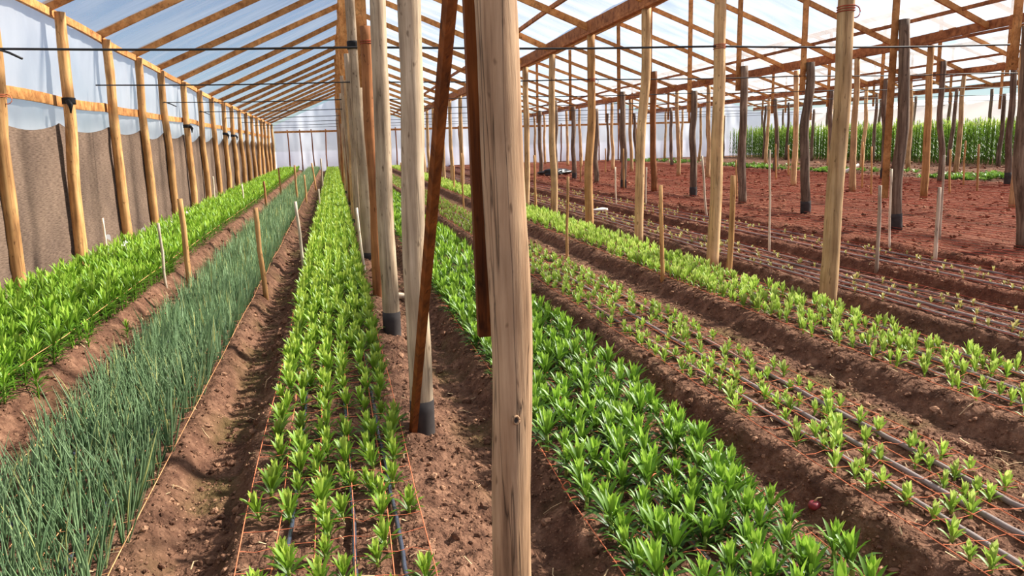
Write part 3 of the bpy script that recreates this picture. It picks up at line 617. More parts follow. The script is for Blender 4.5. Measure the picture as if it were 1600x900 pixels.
# ------------------------------------------------------------------ stakes
STAKES = [(-3.1, 11.5, -3.1, .71, .015, 'w'), (-1.96, 9.4, -1.97, .79, .016, 'w'), (-1.55, 8.55, -1.56, 1.1, .03, 't'), (-.77, 8.21, -.8, 1.0, .026, 't'), (-.44, 9.63, -.48, .95, .02, 'w'),
 (-3.0, 21.0, -3.0, .9, .022, 'w'), (-2.27, 20.62, -2.28, .69, .02, 'w'), (-1.54, 18.35, -1.56, .84, .026, 'b'), (-1.48, 22.42, -1.49, 1.02, .024, 't'), (-.96, 20.47, -.97, 1.12, .026, 't'), (-.79, 21.74, -.8, .83, .024, 't'),
 (-.39, 18.21, -.38, .63, .02, 'w'), (-.69, 29.17, -.78, .97, .03, 't'), (-.41, 26.19, -.41, 1.17, .028, 'w'), (.27, 9.29, .22, .87, .015, 'w'), (.32, 26.03, .33, .82, .028, 't'),
 (2.78, 9.36, 2.81, 1.13, .018, 't'), (4.1, 16.01, 4.08, 1.27, .025, 't'), (3.28, 7.53, 3.25, 1.1, .022, 't'), (4.11, 7.66, 4.13, 1.16, .031, 't'), (5.25, 8.77, 5.21, 1.39, .014, 'w'), (6.86, 13.69, 6.73, 1.2, .022, 'w'),
 (6.61, 16.12, 6.62, .93, .017, 'w'), (5.99, 16.3, 5.97, .95, .017, 'w'), (5.8, 7.47, 5.78, 1.0, .021, 'g'), (7.09, 8.91, 7.05, 1.09, .015, 'w'), (6.54, 7.46, 6.53, .95, .021, 'g'), (7.96, 9.02, 7.93, 1.24, .017, 'g'),
 (12.02, 15.82, 11.96, 1.22, .022, 't'), (13.43, 18.05, 13.38, 1.29, .024, 't'), (13.98, 23.09, 13.92, 1.23, .028, 't'), (15.31, 24.51, 15.26, 1.15, .03, 't'), (14.6, 15.5, 14.54, 1.2, .025, 't'), (15.95, 17.4, 15.91, 1.25, .024, 't'),
 (13.86, 15.51, 13.79, 1.1, .025, 't'), (2.76, 17.3, 2.75, 1.34, .021, 't'), (3.43, 23.13, 3.44, .89, .026, 't'), (2.04, 24.12, 1.97, 1.01, .026, 't'), (8.29, 26.1, 8.3, .93, .026, 't'), (11.26, 31.95, 11.27, 1.12, .03, 't'),
 (8.1, 21.4, 8.08, 1.26, .025, 't'), (7.37, 14.14, 7.38, .85, .019, 't'), (9.17, 16.79, 9.11, .99, .019, 't')]
def bed_phrase(x):
    if x < -1.99: return 'in the lily bed by the shade cloth'
    if x < -1.2: return 'at the left edge of the spring onions'
    if x < -0.6: return 'at the right edge of the spring onions'
    if x < -0.2: return 'at the left edge of the central lily bed'
    if x < 0.5: return 'at the right edge of the central lily bed'
    if x < 2.1: return 'behind the ridge posts in the dark lily bed'
    if x < 3.0: return 'at the right edge of the sparse seedling bed'
    if x < 3.5: return 'at the left edge of the pale seedling bed'
    if x < 4.3: return 'at the right edge of the pale seedling bed'
    if x < 5.5: return 'in the bare bed right of the yellow posts'
    if x < 7.0: return 'at the last raised bed before the red soil'
    if x < 10: return 'on the near side of the flat red soil'
    return 'far out on the flat red soil'
cnt = {}
for k, (x, yy, xt, zt, r, kd) in sorted(enumerate(STAKES), key=lambda s: s[1][1]):
    zb = float(gz(x, yy))-0.06
    o, P, rad = pole('wooden_stake', (x, yy, zb), (xt, yy, zt), r, r*0.92, M['stake_'+kd], 0.006, k=10, n=8, seed=1200+k, bulge=0.1)
    ph = bed_phrase(x); cnt[ph] = cnt.get(ph, 0)+1
    cw = {'w': 'thin whitish', 't': 'tan', 'g': 'grey', 'b': 'brown'}[kd]
    tag(o, '%s stake %s, %s from the front' % (cw, ph, ORD[cnt[ph]-1]), 'stake', 'short stakes holding the strings')

# ------------------------------------------------------------------ nets of string and drip hoses
def string_pts(x, y0, y1, z, amp=0.012, seed=0, step=0.55, drift=0.0):
    n = max(3, int((y1-y0)/step)); Y = np.linspace(y0, y1, n); rs = np.random.default_rng(seed)
    return np.stack([x+drift*(Y-y0)+amp*(rs.random(n)-0.5), Y, z+0.012*(rs.random(n)-0.5)], -1)
def net(bed, xs, zs, y0, mat, label, cross=0.16, near=9.0, y1=49.0, th=0.0024, ncross=True, drift=0.0):
    e = link('string_net', None, None, (xs[0], y0, BTOP)); tag(e, label, 'net'); L0 = np.array(e.location)
    for k, x in enumerate(xs):
        V, F = tube_arrays(string_pts(x, y0, y1, zs, 0.02, hash((bed, k)) % 1000 if False else ord(bed[0])*20+k, drift=drift if k == 0 else 0)-L0, th, 4)
        link('string', mesh_np('string', V, F, mat, True), e)
    if not ncross: return e
    yy = y0+0.1; far = []
    rs = np.random.default_rng(ord(bed[0]))
    while yy < 30:
        n = 2*len(xs)+1; X = np.linspace(xs[0], xs[-1], n)
        Z = zs+0.004-0.02*np.abs(np.sin((X-xs[0])/(xs[1]-xs[0])*math.pi))*rs.random(n)
        pts = np.stack([X, yy+0.03*(rs.random(n)-0.5), Z], -1)-L0
        V, F = tube_arrays(pts, th*0.62, 4, caps=False)
        if yy < near: link('cross_string', mesh_np('cross_string', V, F, mat, True), e)
        else: far.append((V, F))
        yy += cross*(1 if yy < near else 1.6)
    if far:
        Vs, Fs, o0 = [], [], 0
        for V, F in far: Vs.append(V); Fs.append(F[0]+o0); o0 += len(V)
        s = link('far_cross_strings', mesh_np('far_cross_strings', np.concatenate(Vs), [np.concatenate(Fs)], mat, True), e); s['kind'] = 'stuff'
    return e
net('A', [-2.98, -2.7, -2.4, -2.04], 0.26, 4.0, M['string_pale'], 'faded twine strung over the lily bed by the shade cloth', ncross=False)
net('B', [-1.55, -1.41, -1.27, -1.13, -0.99, -0.85], 0.17, 2.2, M['string_pale'], 'faded orange twine net over the spring onion bed', cross=0.2, near=6)
net('C', [-0.43, -0.30, -0.165, -0.025, 0.115, 0.24], 0.165, 1.9, M['string'], 'orange twine net over the central young lily bed', cross=0.15, near=9, th=0.0021)
netD = net('D', [0.835, 1.0, 1.16, 1.31, 1.46, 1.6], 0.17, 1.7, M['string'], 'orange twine net over the dark green lily bed', cross=0.17, near=8, drift=0.012)
for k, (x, y) in enumerate([(1.19, 2.95), (1.22, 2.87), (0.845, 2.9)]):
    a = np.linspace(0, 6.2, 14); pts = np.stack([x+.018*np.cos(a), y+.008*np.sin(a*2), .19+.018*np.sin(a)], -1); V, F = tube_arrays(pts-np.array(netD.location), .0028, 5)
    link('string_knot', mesh_np('string_knot', V, F, M['string'], True), netD)
net('E', [2.0, 2.135, 2.275, 2.4, 2.52, 2.66], 0.155, 1.7, M['string'], 'orange twine net over the sparse seedling bed', cross=0.17, near=8)
net('F', [3.3, 3.45, 3.6, 3.74, 3.87, 4.0], 0.155, 2.6, M['string'], 'orange twine net over the pale seedling bed', cross=0.18, near=8)
net('G', [4.58, 4.72, 4.86, 5.0, 5.14, 5.28], 0.15, 3.6, M['string_red'], 'red twine net over the bare bed right of the yellow posts', cross=0.2, near=7)
net('H', [5.9, 6.05, 6.2, 6.34, 6.47, 6.6], 0.15, 5.0, M['string_red'], 'red twine net over the last raised bed before the red soil', cross=0.22, near=7)
for q in range(8):
    xa = 7.2+q*1.25; nmz = ['nearest', 'second', 'third', 'fourth', 'fifth', 'sixth', 'seventh', 'farthest'][q]
    net('RSTUVWXY'[q], [xa+0.19*m for m in range(6)], 0.145, max(4.5, xa*0.85-1), M['string_red'], 'red twine lying over the flat red soil, %s strip from the raised beds' % nmz, ncross=(q < 4), cross=0.28, near=8, y1=46, th=0.0035 if q < 3 else 0.005)
def hose(x, y0, label, mat='hose', r=0.011, z=0.135, seed=0, y1=48.5):
    n = 90; Y = y0*(y1/y0)**np.linspace(0, 1, n); rs = np.random.default_rng(seed)
    X = x+0.016*np.sin(Y*0.9+seed)+0.006*(rs.random(n)-0.5)
    Z = np.maximum(gz(X, Y)+r*0.8, BTOP+0.012)+0.004*rs.random(n)
    o = tube('drip_hose', np.stack([X, Y, Z], -1), r, M[mat], None, 8, loc=(x, y0, BTOP)); tag(o, label, 'hose', 'drip hoses on the beds')
for bed, xs, y0, r, nm in (('B', (-1.36, -1.05), 2.2, .009, 'among the spring onions'), ('C', (-0.268, -0.038, 0.135), 1.9, .009, 'on the central young lily bed'), ('D', (1.17, 1.385), 1.7, .011, 'on the dark green lily bed'),
                          ('E', (2.165, 2.345, 2.54), 1.7, .0125, 'on the sparse seedling bed'), ('F', (3.50, 3.70, 3.93), 2.7, .0125, 'on the pale seedling bed'), ('G', (4.65, 4.8, 5.0, 5.2), 3.6, .0125, 'on the bare bed right of the yellow posts'), ('H', (6.0, 6.25, 6.5), 5, .0125, 'on the last raised bed before the red soil')):
    for k, x in enumerate(xs):
        pos = {2: ['left', 'right'], 3: ['left', 'middle', 'right'], 4: ['leftmost', 'second', 'third', 'rightmost']}[len(xs)][k]
        hose(x, y0, '%s black drip hose running %s' % (pos, nm), 'tape' if bed in 'BC' else 'hose', r, seed=ord(bed)+k)

# ------------------------------------------------------------------ plants
def leaf_arr(L, w, e0, e1, n=5, fold=0.25, wide=0.45):
    """one blade along +X rising at e0 and bending to e1 (degrees)"""
    t = np.linspace(0, 1, n); e = np.radians(e0+(e1-e0)*t**1.3)
    dx = np.cos(e)*L/(n-1); dz = np.sin(e)*L/(n-1)
    px = np.concatenate([[0], np.cumsum(dx[:-1])]); pz = np.concatenate([[0], np.cumsum(dz[:-1])])
    ww = w/2*(wide+(1-wide)*np.sin(math.pi*np.clip(t*0.95+0.02, 0, 1)))*np.where(t > 0.99, 0.02, 1)*np.where(t > 0.7, 1-0.45*(t-0.7)/0.3, 1)
    V = []
    for k in range(n):
        nx_, nz_ = -math.sin(e[k]), math.cos(e[k])
        V += [(px[k]+nx_*fold*ww[k], -ww[k], pz[k]+nz_*fold*ww[k]), (px[k]-nx_*fold*ww[k]*0.6, 0, pz[k]-nz_*fold*ww[k]*0.6), (px[k]+nx_*fold*ww[k], ww[k], pz[k]+nz_*fold*ww[k])]
    F = []
    for k in range(n-1):
        a = k*3; F += [(a, a+1, a+4, a+3), (a+1, a+2, a+5, a+4)]
    return np.array(V), np.array(F), np.repeat(t, 3)

def xform(V, az, s, off):
    c, q = math.cos(az), math.sin(az)
    return np.stack([V[:, 0]*c-V[:, 1]*q, V[:, 0]*q+V[:, 1]*c, V[:, 2]], -1)*s+np.array(off)

class Kind:
    """one kind of plant: leaf shapes (inner, middle, outer) and how many of each"""
    def __init__(s, name, mat, leaves, stem_h, stem_r, nvar=7, seed=0, low=None):
        s.name, s.mat, s.leaves, s.stem_h, s.stem_r = name, mat, leaves, stem_h, stem_r
        s.leaf_me = []; s.leaf_v = []; s.low_v = []
        for q, (cntq, L, w, e0, e1, z, r, tone) in enumerate(leaves):
            hi = leaf_arr(L, w, e0, e1, 5); lo = leaf_arr(L, w*1.1, e0, e1, 3)
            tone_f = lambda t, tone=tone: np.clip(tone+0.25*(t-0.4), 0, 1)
            s.leaf_v.append((hi[0], hi[1], tone_f(hi[2]))); s.low_v.append((lo[0], lo[1], tone_f(lo[2])))
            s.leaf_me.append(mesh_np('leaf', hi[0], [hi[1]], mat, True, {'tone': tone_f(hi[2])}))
        rs = np.random.default_rng(seed+5); s.specs = []
        for v in range(nvar):
            sp = []
            for q, (cntq, L, w, e0, e1, z, r, tone) in enumerate(leaves):
                m = max(2, cntq+int(rs.integers(-1, 2))); a0 = rs.uniform(0, 6.28)
                for a in range(m):
                    az = a0+a*2.399+rs.uniform(-.25, .25)
                    sp.append((q, az, rs.uniform(0.78, 1.15), (r*math.cos(az), r*math.sin(az), z*stem_h*rs.uniform(0.85, 1.1)), rs.uniform(-.12, .12)))
            s.specs.append(sp)
        s.me = [s.merged(v, s.leaf_v, 1.0) for v in range(nvar)]
        s.low = [s.merged_arr(v, s.low_v, low or 0.6) for v in range(nvar)]
        V, P = tube_arrays([(0, 0, -0.03), (0.001, 0, stem_h*0.5), (0, 0.001, stem_h)], [stem_r, stem_r, stem_r*0.6], 6)
        s.stem_me = mesh_np('stem', V, P, M['stem'], True, {'tone': np.full(len(V), 0.4)})
    def merged_arr(s, v, src, keep):
        Vs, Fs, Ts, o0 = [], [], [], 0
        sp = s.specs[v]
        step = max(1, int(round(1/keep))) if keep < 0.5 else 1
        for k, (q, az, sc, off, dt) in enumerate(sp):
            if keep < 1 and (k*7919 % 100)/100 > keep: continue
            V, F, T = src[q]; Vs.append(xform(V, az, sc, off)); Fs.append(F+o0); Ts.append(np.clip(T+dt, 0, 1)); o0 += len(V)
        return np.concatenate(Vs), np.concatenate(Fs), np.concatenate(Ts)
    def merged(s, v, src, keep):
        V, F, T = s.merged_arr(v, src, keep)
        sv, sp = tube_arrays([(0, 0, -0.03), (0, 0, s.stem_h)], [s.stem_r, s.stem_r*0.6], 5, caps=False)
        return mesh_np(s.name, np.concatenate([V, sv]), [np.concatenate([F, sp[0]+len(V)])], s.mat, True, {'tone': np.concatenate([T, np.full(len(sv), 0.5)])})

def in_frame(x, y, z, m=30):
    d = Vector((x, y, z))-CAM; w = d.dot(FW)
    if w < 0.3: return False
    u = 800+FPX*d.dot(RT)/w; v = 450-FPX*d.dot(UP)/w
    return -m < u < 1600+m and -m < v < 900+m

def plant_bed(kind, pts, label, cat, group, stuff_name, stuff_label, n_ind=300, parts_within=0.0, tilt=0.12, cols=None):
    """pts: (x,y,scale). nearest n_ind in view become individuals (the nearest of those with leaves as parts), the rest one stuff object"""
    pts = sorted(pts, key=lambda p: p[0]**2+p[1]**2); P = np.array(pts); Z = gz(P[:, 0], P[:, 1])
    rest = []; n = 0; col_n = {}; base_label = label
    for k in range(len(P)):
        x, y, s = P[k]; z = float(Z[k])
        if n < n_ind and in_frame(x, y, z+0.08):
            n += 1
            if cols:
                a, b, nc = cols; c = min(nc-1, max(0, int((x-a)/(b-a)*nc))); col_n[c] = col_n.get(c, 0)+1
                label = '%s, %s column from left, %s from front' % (base_label, ORD[c], ORD[col_n[c]-1])
            v = int(RNG.integers(len(kind.specs))); az = float(RNG.uniform(0, 6.28)); rx, ry = RNG.uniform(-tilt, tilt, 2)
            dist = math.hypot(x, y)
            if dist < parts_within:
                e = link(kind.name, None, None, (x, y, z)); e.rotation_euler = (rx, ry, az); e.scale = (s, s, s); tag(e, label, cat, group)
                link('stem', kind.stem_me, e)
                for (q, a, sc, off, dt) in kind.specs[v]:
                    lf = link('leaf', kind.leaf_me[q], e); lf.location = off; lf.rotation_euler = (0, 0, a); lf.scale = (sc, sc, sc)
            else:
                o = link(kind.name, kind.me[v], None, (x, y, z)); o.rotation_euler = (rx, ry, az); o.scale = (s, s, s); tag(o, label, cat, group)
        else: rest.append((x, y, z, s))
    if rest:
        Vs, Fs, Ts, o0 = [], [], [], 0
        for (x, y, z, s) in rest:
            V, F, T = kind.low[int(RNG.integers(len(kind.low)))]
            Vs.append(xform(V, float(RNG.uniform(0, 6.28)), s, (x, y, z))); Fs.append(F+o0); Ts.append(np.clip(T+RNG.uniform(-.12, .12), 0, 1)); o0 += len(V)
        o = link(stuff_name, mesh_np(stuff_name, np.concatenate(Vs), [np.concatenate(Fs)], kind.mat, True, {'tone': np.concatenate(Ts)}))
        tag(o, stuff_label, kind='stuff')

def grid(a, b, cols, y0, y1, step, keep=lambda y: 1.0, size=lambda y: 1.0, jit=0.03, seed=0, grow=1.0):
    rs = np.random.default_rng(seed); out = []; y = y0
    while y < y1:
        for c in range(cols):
            if rs.random() > keep(y): continue
            x = a+(b-a)*(c+0.5)/cols+rs.uniform(-jit, jit); out.append((x, y+rs.uniform(-jit, jit)+0.5*step*(c % 2), size(y)*rs.uniform(0.78, 1.18)))
        y += step*(1+(grow-1)*max(0, y-10)/20)
    return out
# leaves: (count, length, width, start elevation, end elevation, height on stem, radius, tone)
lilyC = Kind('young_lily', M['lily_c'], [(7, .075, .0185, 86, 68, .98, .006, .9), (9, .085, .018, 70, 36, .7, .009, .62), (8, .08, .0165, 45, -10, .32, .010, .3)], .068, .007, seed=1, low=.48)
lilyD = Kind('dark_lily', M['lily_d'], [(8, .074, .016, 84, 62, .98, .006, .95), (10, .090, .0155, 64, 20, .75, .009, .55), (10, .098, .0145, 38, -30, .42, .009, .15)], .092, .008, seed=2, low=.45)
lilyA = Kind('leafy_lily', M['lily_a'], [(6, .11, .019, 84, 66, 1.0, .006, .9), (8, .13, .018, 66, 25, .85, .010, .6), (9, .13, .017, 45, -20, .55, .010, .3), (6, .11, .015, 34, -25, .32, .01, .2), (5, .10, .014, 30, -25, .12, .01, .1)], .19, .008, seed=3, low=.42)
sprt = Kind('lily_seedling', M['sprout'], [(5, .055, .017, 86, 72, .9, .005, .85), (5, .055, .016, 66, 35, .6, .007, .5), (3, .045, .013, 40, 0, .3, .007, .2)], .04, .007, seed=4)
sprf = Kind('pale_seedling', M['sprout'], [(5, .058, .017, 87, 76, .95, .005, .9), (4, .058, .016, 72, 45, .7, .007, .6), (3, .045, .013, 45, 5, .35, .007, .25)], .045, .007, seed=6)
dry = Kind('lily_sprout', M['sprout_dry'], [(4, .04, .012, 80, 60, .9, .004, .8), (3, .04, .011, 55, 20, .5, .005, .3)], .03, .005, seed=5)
plant_bed(lilyC, grid(-0.42, 0.24, 6, 2.15, 49.2, .115, lambda y: min(1, .5+.1*(y-2)), lambda y: min(1.45, 0.82+0.085*(y-2)), seed=21, grow=1.5),
          'young bright green lily in central bed', 'lily', 'young lilies of the central bed', 'distant_young_lilies', 'dense young lilies filling the far part of the central bed', 300, 3.9, cols=(-.42, .24, 6))
plant_bed(lilyD, grid(0.86, 1.63, 6, 1.9, 49.2, .115, lambda y: .93, lambda y: min(1.35, 1.05+.03*y), seed=22, grow=1.5),
          'dark green lily right of the big post', 'lily', 'lilies of the dark green bed', 'distant_dark_lilies', 'dark green lilies filling the far part of their bed', 300, 3.7, cols=(.86, 1.63, 6))
plant_bed(lilyA, grid(-3.08, -2.0, 9, 3.6, 48.6, .125, lambda y: .97, lambda y: 1.0, seed=23, grow=1.5),
          'tall leafy bright lily in the bed beside the shade cloth', 'lily', 'lilies of the bed by the shade cloth', 'distant_leafy_lilies', 'leafy lilies filling the far part of the bed by the shade cloth', 300, 5.6)
plant_bed(sprt, grid(2.02, 2.65, 6, 1.8, 49, .105, lambda y: min(.85, .5+.03*y), lambda y: 1.05, seed=24, jit=.035, grow=1.5),
          'small seedling in sparse hose bed', 'seedling', 'seedlings of the sparse bed', 'distant_sparse_seedlings', 'small seedlings in the far part of the sparse bed', 300, 3.4, cols=(2.02, 2.65, 6))
plant_bed(sprf, grid(3.33, 3.98, 6, 2.6, 49, .10, lambda y: min(.97, .45+.07*y), lambda y: min(1.7, 1.1+.05*(y-2)), seed=25, jit=.035, grow=1.5),
          'pale seedling in bed beside yellow posts', 'seedling', 'seedlings of the pale bed', 'distant_pale_seedlings', 'pale seedlings in the far part of the bed beside the yellow posts', 300, 4.6, cols=(3.33, 3.98, 6))
plant_bed(dry, grid(4.6, 5.27, 6, 3.6, 22, .14, lambda y: .3, lambda y: 1.1, seed=26, jit=.04), 'tiny sprout in first bare bed', 'sprout', 'sprouts of the first bare bed', 'distant_sprouts', 'tiny sprouts further along the first bare bed', 200, cols=(4.6, 5.27, 6))
plant_bed(dry, grid(5.93, 6.57, 6, 5, 22, .14, lambda y: .25, lambda y: 1.0, seed=27, jit=.04), 'tiny sprout in last raised bed', 'sprout', 'sprouts of the last raised bed', 'distant_pale_sprouts', 'tiny sprouts further along the last raised bed', 150, cols=(5.93, 6.57, 6))
# a few stray lilies below the wall bed
strays = [(-1.93, 5.3, 1.0), (-1.98, 6.55, .9), (-1.86, 7.2, .7), (-2.0, 4.7, .9)]
for k, (x, y, s) in enumerate(strays):
    o = link('leafy_lily', lilyA.me[k], None, (x, y, float(gz(x, y)))); o.scale = (s*.8,)*3; o.rotation_euler = (0, 0, k)
    tag(o, 'stray lily rooted on the slope between wall bed and onions, %s from the front' % ORD[[1, 2, 3, 0][k]], 'lily', 'stray lilies on the path edge')

# spring onions
def onion_arr(rs, n, hi):
    Vs, Fs, Ts, o0 = [], [], [], 0
    for q in range(n):
        az = rs.uniform(0, 6.28); L = rs.uniform(.19, .34); lean = math.radians(rs.uniform(66, 86)); bend = math.radians(rs.uniform(-28, 6)); r = rs.uniform(.0028, .0046)
        m = 6 if hi else 3; t = np.linspace(0, 1, m); e = lean+bend*t**2
        px = np.concatenate([[0], np.cumsum(np.cos(e)[:-1]*L/(m-1))]); pz = np.concatenate([[0], np.cumsum(np.sin(e)[:-1]*L/(m-1))])
        ctr = np.stack([.008*math.cos(az)+px*math.cos(az), .008*math.sin(az)+px*math.sin(az), pz-.02], -1)
        if hi: V, F = tube_arrays(ctr, r*np.array([.8, 1, 1, .9, .6, .12]), 4, caps=False); F = F[0]; T = np.repeat(t, 4)
        else:
            sd = np.array([-math.sin(az+.6), math.cos(az+.6), 0])*r*1.5; ww = np.array([1, .9, .1])[:, None]
            V = np.concatenate([ctr-sd*ww, ctr+sd*ww]); F = np.array([[k, k+1, m+k+1, m+k] for k in range(m-1)]); T = np.concatenate([t, t])
        yel = rs.random() < .07
        Vs.append(V); Fs.append(F+o0); Ts.append(np.clip((.9+0*T) if yel else .35+.35*(T-.5)+rs.uniform(-.2, .25), 0, 1)); o0 += len(V)
    return np.concatenate(Vs), np.concatenate(Fs), np.concatenate(Ts)
rs = np.random.default_rng(77)
ohi = [mesh_np('spring_onion', *(lambda a: (a[0], [a[1]]))(A), M['onion'], True, {'tone': A[2]}) for A in [onion_arr(rs, int(rs.integers(5, 9)), True) for _ in range(12)]]
olo = [onion_arr(rs, 6, False) for _ in range(14)]
opts = sorted(grid(-1.50, -0.88, 9, 2.2, 48.8, .078, lambda y: .93, lambda y: 1.0, jit=.03, seed=31, grow=1.3), key=lambda p: p[0]**2+p[1]**2)
OP = np.array(opts); OZ = gz(OP[:, 0], OP[:, 1]); n = 0; Vs, Fs, Ts, o0 = [], [], [], 0
for k in range(len(OP)):
    x, y, s = OP[k]
    if n < 300 and in_frame(x, y, .25):
        n += 1; o = link('spring_onion', ohi[int(rs.integers(12))], None, (x, y, float(OZ[k]))); o.scale = (s, s, s); o.rotation_euler = (rs.uniform(-.1, .1), rs.uniform(-.1, .1), rs.uniform(0, 6.28))
        tag(o, 'spring onion with thin upright blue-green leaves in the onion bed', 'onion', 'spring onions of the onion bed')
    else:
        V, F, T = olo[int(rs.integers(14))]; Vs.append(xform(V, rs.uniform(0, 6.28), s, (x, y, OZ[k]))); Fs.append(F+o0); Ts.append(np.clip(T+rs.uniform(-.1, .1), 0, 1)); o0 += len(V)
o = link('distant_spring_onions', mesh_np('distant_spring_onions', np.concatenate(Vs), [np.concatenate(Fs)], M['onion'], True, {'tone': np.concatenate(Ts)})); tag(o, 'dense blue-green spring onions filling the far part of the onion bed', kind='stuff')

# tall crop at the far right
def tall_arr(rs):
    Vs, Fs, Ts, o0 = [], [], [], 0; H = rs.uniform(1.45, 1.75)
    for q in range(34):
        h = H*(.12+.88*q/33); L = rs.uniform(.16, .24)*(1.15-.35*q/33); V, F, T = leaf_arr(L, .035, 55+25*q/33, 0+40*(q/33), 3)
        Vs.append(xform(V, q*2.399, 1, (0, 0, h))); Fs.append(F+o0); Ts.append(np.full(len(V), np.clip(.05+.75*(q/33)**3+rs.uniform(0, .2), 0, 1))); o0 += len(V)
    V, F = tube_arrays([(0, 0, -.05), (.01, 0, H*.5), (0, .01, H)], [.012, .01, .006], 5, caps=False); Vs.append(V); Fs.append(F[0]+o0); Ts.append(np.full(len(V), .3))
    return np.concatenate(Vs), np.concatenate(Fs), np.concatenate(Ts)
TA = [tall_arr(rs) for _ in range(5)]; TM = [mesh_np('tall_lily', a[0], [a[1]], M['tall'], True, {'tone': a[2]}) for a in TA]
tp = []
for bx in (25.3, 26.6, 27.9):
    for c in range(5):
        y = 25.5
        while y < 47.5: tp.append((bx+.2*c+rs.uniform(-.05, .05), y+rs.uniform(-.06, .06))); y += .27
tp.sort(key=lambda p: p[0]*6+p[1]); Vs, Fs, Ts, o0 = [], [], [], 0
for k, (x, y) in enumerate(tp):
    if k < 260:
        o = link('tall_lily', TM[k % 5], None, (x, y, .08)); o.rotation_euler = (0, 0, rs.uniform(0, 6.28)); tag(o, 'tall leafy lily at the near edge of the distant crop on the right', 'lily', 'tall lilies of the distant crop')
    else:
        V, F, T = TA[k % 5]; Vs.append(xform(V, rs.uniform(0, 6.28), rs.uniform(.9, 1.1), (x, y, .08))); Fs.append(F+o0); Ts.append(T); o0 += len(V)
o = link('tall_crop', mesh_np('tall_crop', np.concatenate(Vs), [np.concatenate(Fs)], M['tall'], True, {'tone': np.concatenate(Ts)})); tag(o, 'mass of tall leafy lilies behind the front rows of the distant crop', kind='stuff')
# weeds in the strip before it
wk = Kind('weed', M['weed'], [(6, .16, .05, 60, 10, .5, .02, .8), (7, .18, .05, 35, -10, .3, .02, .4)], .06, .006, seed=9)
wp = []
for k in range(900):
    x = 17.6+abs(rs.normal(0, 1.0)); y = rs.uniform(15, 47)
    if vnoise(x*.6, y*.5, 12) > -.05: wp.append((x, y, rs.uniform(.5, 1.3)))
plant_bed(wk, wp, 'low green weed in the strip between red soil and tall crop', 'weed', 'weeds before the tall crop', 'distant_weeds', 'low green weeds scattered along the strip before the tall crop', 200)

# ------------------------------------------------------------------ clods, straw and odd things on the ground
ico_v = []; g = (1+5**.5)/2
for a in (-1, 1):
    for b in (-g, g): ico_v += [(0, a, b), (a, b, 0), (b, 0, a)]
ico_v = np.array(ico_v)/math.sqrt(1+g*g)
dm = np.linalg.norm(ico_v[:, None]-ico_v[None], axis=2); nb = (dm > .1) & (dm < 1.2)
ico_f = []
for a in range(12):
    for b in range(a+1, 12):
        for c in range(b+1, 12):
            if nb[a, b] and nb[b, c] and nb[a, c]:
                nrm = np.cross(ico_v[b]-ico_v[a], ico_v[c]-ico_v[a]); ico_f.append((a, b, c) if nrm.dot(ico_v[a]) > 0 else (a, c, b))
ico_f = np.array(ico_f)
oct_v = np.array([(1, 0, 0), (0, 1, 0), (-1, 0, 0), (0, -1, 0), (0, 0, 1), (0, 0, -1)], float); oct_f = np.array([(0, 1, 4), (1, 2, 4), (2, 3, 4), (3, 0, 4), (1, 0, 5), (2, 1, 5), (3, 2, 5), (0, 3, 5)])
def clods(nm, n, xr, ymin, ymax, smin, smax, mat, label, seed, sv=ico_v, sf=ico_f):
    rs = np.random.default_rng(seed); Y = ymin*(ymax/ymin)**rs.random(n); X = rs.uniform(xr[0], xr[1], n)
    m = macro(X); keep = (m < .115) | (rs.random(n) < .55); X, Y = X[keep], Y[keep]; n = len(X)
    S = smin*(smax/smin)**(rs.random(n)**2.2)*(1+.05*Y); Z = gz(X, Y)+S*.25
    sc = S[:, None]*rs.uniform(.65, 1.2, (n, 3))*np.array([1, 1, .8]); a = rs.uniform(0, 6.28, n)
    nv = len(sv); V = sv[None]*(1+.6*(rs.random((n, nv, 1))-.5)); V = V*sc[:, None, :]
    c, s = np.cos(a)[:, None], np.sin(a)[:, None]
    V = np.stack([V[:, :, 0]*c-V[:, :, 1]*s+X[:, None], V[:, :, 0]*s+V[:, :, 1]*c+Y[:, None], V[:, :, 2]+Z[:, None]], -1).reshape(-1, 3)
    F = (sf[None]+np.arange(n)[:, None, None]*nv).reshape(-1, 3)
    rd = np.clip(sstep(4.2, 7.2, V[:, 0]), 0, 1)
    o = link(nm, mesh_np(nm, V, [F], mat, False, {'red': rd, 'path': np.zeros(len(V)), 'pale': np.repeat(np.clip(rs.random(n)**2.5*0.9, 0, 1), nv)})); tag(o, label, kind='stuff')
clods('soil_clods', 22000, (-2.6, 7.2), 1.9, 16, .004, .024, M['soil'], 'loose crumbs and clods of soil on paths and bed shoulders', 41)
clods('soil_crumbs', 74000, (-2.6, 7.2), 1.9, 9, .003, .011, M['soil'], 'fine crumbs of soil covering paths and bed shoulders', 43, oct_v, oct_f)
clods('field_clods', 9000, (7.0, 26), 6, 34, .008, .03, M['soil'], 'loose clods scattered over the flat red soil', 42)
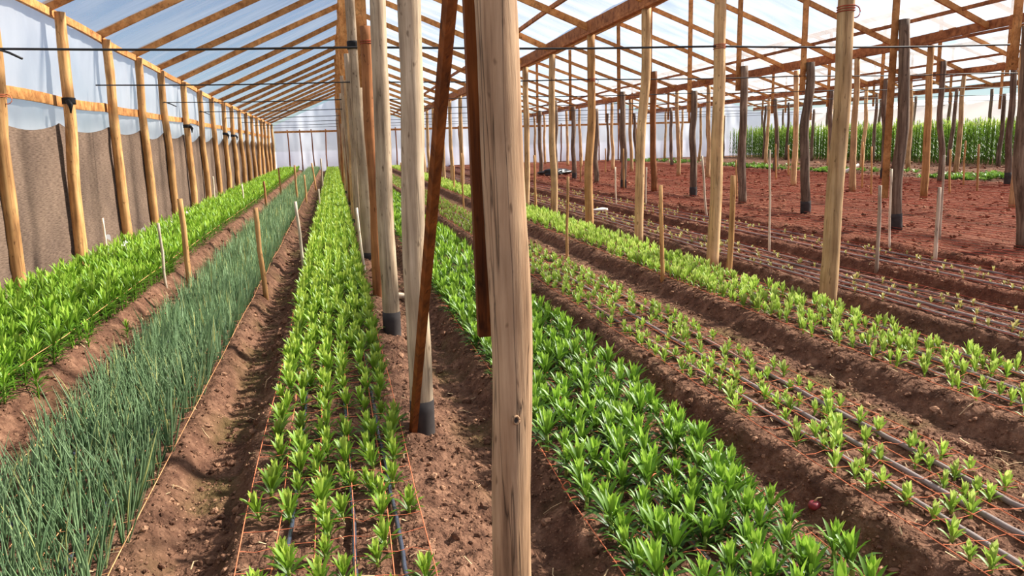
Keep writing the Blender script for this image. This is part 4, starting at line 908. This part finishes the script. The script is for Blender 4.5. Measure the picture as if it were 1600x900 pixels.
def straws(n):
    rs = np.random.default_rng(55); Y = 2.1*(14/2.1)**rs.random(n); X = rs.uniform(-2.2, 7, n); V = []; F = []
    for k in range(n):
        a = rs.uniform(0, 3.14); L = rs.uniform(.02, .09); w = rs.uniform(.0012, .0028)*(1+.06*Y[k]); d = np.array([math.cos(a), math.sin(a)]); s = np.array([-d[1], d[0]])*w
        o0 = len(V)
        for q, t in enumerate((-.5, 0, .5)):
            p = np.array([X[k], Y[k]])+d*L*t+s*(q == 1)*4; z = float(gz(p[0], p[1]))+.012+.01*(q == 1)
            V += [(*(p-s), z), (*(p+s), z)]
        F += [(o0, o0+2, o0+3, o0+1), (o0+2, o0+4, o0+5, o0+3)]
    o = link('straw_litter', mesh_np('straw_litter', V, [np.array(F)], M['straw'])); tag(o, 'thin bits of straw and dry root strewn over the paths', kind='stuff')
straws(900)
def lump(name, loc, size, mat, label, cat, seed, sub=3, rough=.25, squash=(1, 1, .8)):
    import bmesh
    bm = bmesh.new(); bmesh.ops.create_icosphere(bm, subdivisions=sub, radius=1.0); rs = random.Random(seed); ph = [rs.uniform(0, 9) for _ in range(6)]
    for v in bm.verts:
        c = v.co; f = 1+rough*(math.sin(c.x*3+ph[0])*math.sin(c.y*3.3+ph[1])+.5*math.sin(c.z*6+ph[2])*math.sin(c.x*7+ph[3])); v.co = Vector((c.x*squash[0], c.y*squash[1], c.z*squash[2]))*f*size
    me = bpy.data.meshes.new(name); bm.to_mesh(me); bm.free(); me.materials.append(mat); me.polygons.foreach_set('use_smooth', [True]*len(me.polygons))
    o = link(name, me, None, loc); tag(o, label, cat); return o
b = lump('onion_bulb', (1.9, 2.75, float(gz(1.9, 2.75))+.02), .026, M['bulb'], 'small dark red onion bulb on the path edge below the sparse seedling bed', 'onion', 3, rough=.1)
V, F = tube_arrays([(0, 0, .018), (.012, -.004, .034), (.03, -.01, .038)], [.005, .003, .001], 5); link('dry_neck', mesh_np('dry_neck', V, F, M['straw'], True), b)
lump('plastic_bag', (8.9, 31.5, .2), .42, M['bag'], 'crumpled black plastic bag far off on the red soil', 'bag', 5, rough=.35, squash=(1.5, .8, .4))
lump('plastic_scrap', (5.15, 14.95, .17), .09, M['white'], 'white plastic scrap lying across the bare bed', 'scrap', 6, rough=.3, squash=(2.0, .5, .35))
o = tube('white_tube', [(15.9, 22.6, .16), (16.1, 22.5, .3), (16.5, 22.4, .5)], [.05, .05, .045], M['white'], None, 8, loc=(15.9, 22.6, .16)); tag(o, 'short white tube tilted on the far edge of the red soil', 'tube')
o = tube('wood_piece', [(.45, 7.9, .06), (.55, 7.86, .07), (.7, 7.84, .06)], [.03, .035, .025], M['stake_w'], None, 8, loc=(.45, 7.9, .06)); tag(o, 'pale short piece of wood on the path between the bleached posts', 'wood')
rs2 = random.Random(8)
for k, (x, y, s) in enumerate([(.62, 5.3, .03), (.55, 4.9, .024), (.7, 3.9, .02), (-.62, 4.0, .024), (-.55, 6.2, .03), (3.05, 4.2, .035), (1.86, 4.0, .03), (4.25, 4.6, .05), (4.35, 4.3, .04)]):
    nm = ['path right of the central bed', 'path right of the central bed', 'path right of the central bed', 'path left of the central bed', 'path left of the central bed', 'path left of the pale seedlings', 'path right of the dark lilies', 'path right of the pale seedlings', 'path right of the pale seedlings'][k]
    wh = ['farthest', 'middle', 'nearest', 'nearer', 'farther', 'single', 'single', 'farther', 'nearer'][k]
    lump('soil_lump', (x, y, float(gz(x, y))+s*.4), s, M['soil'], '%s big hard lump of soil on the %s' % (wh, nm), 'clod', 60+k, sub=2, rough=.3)
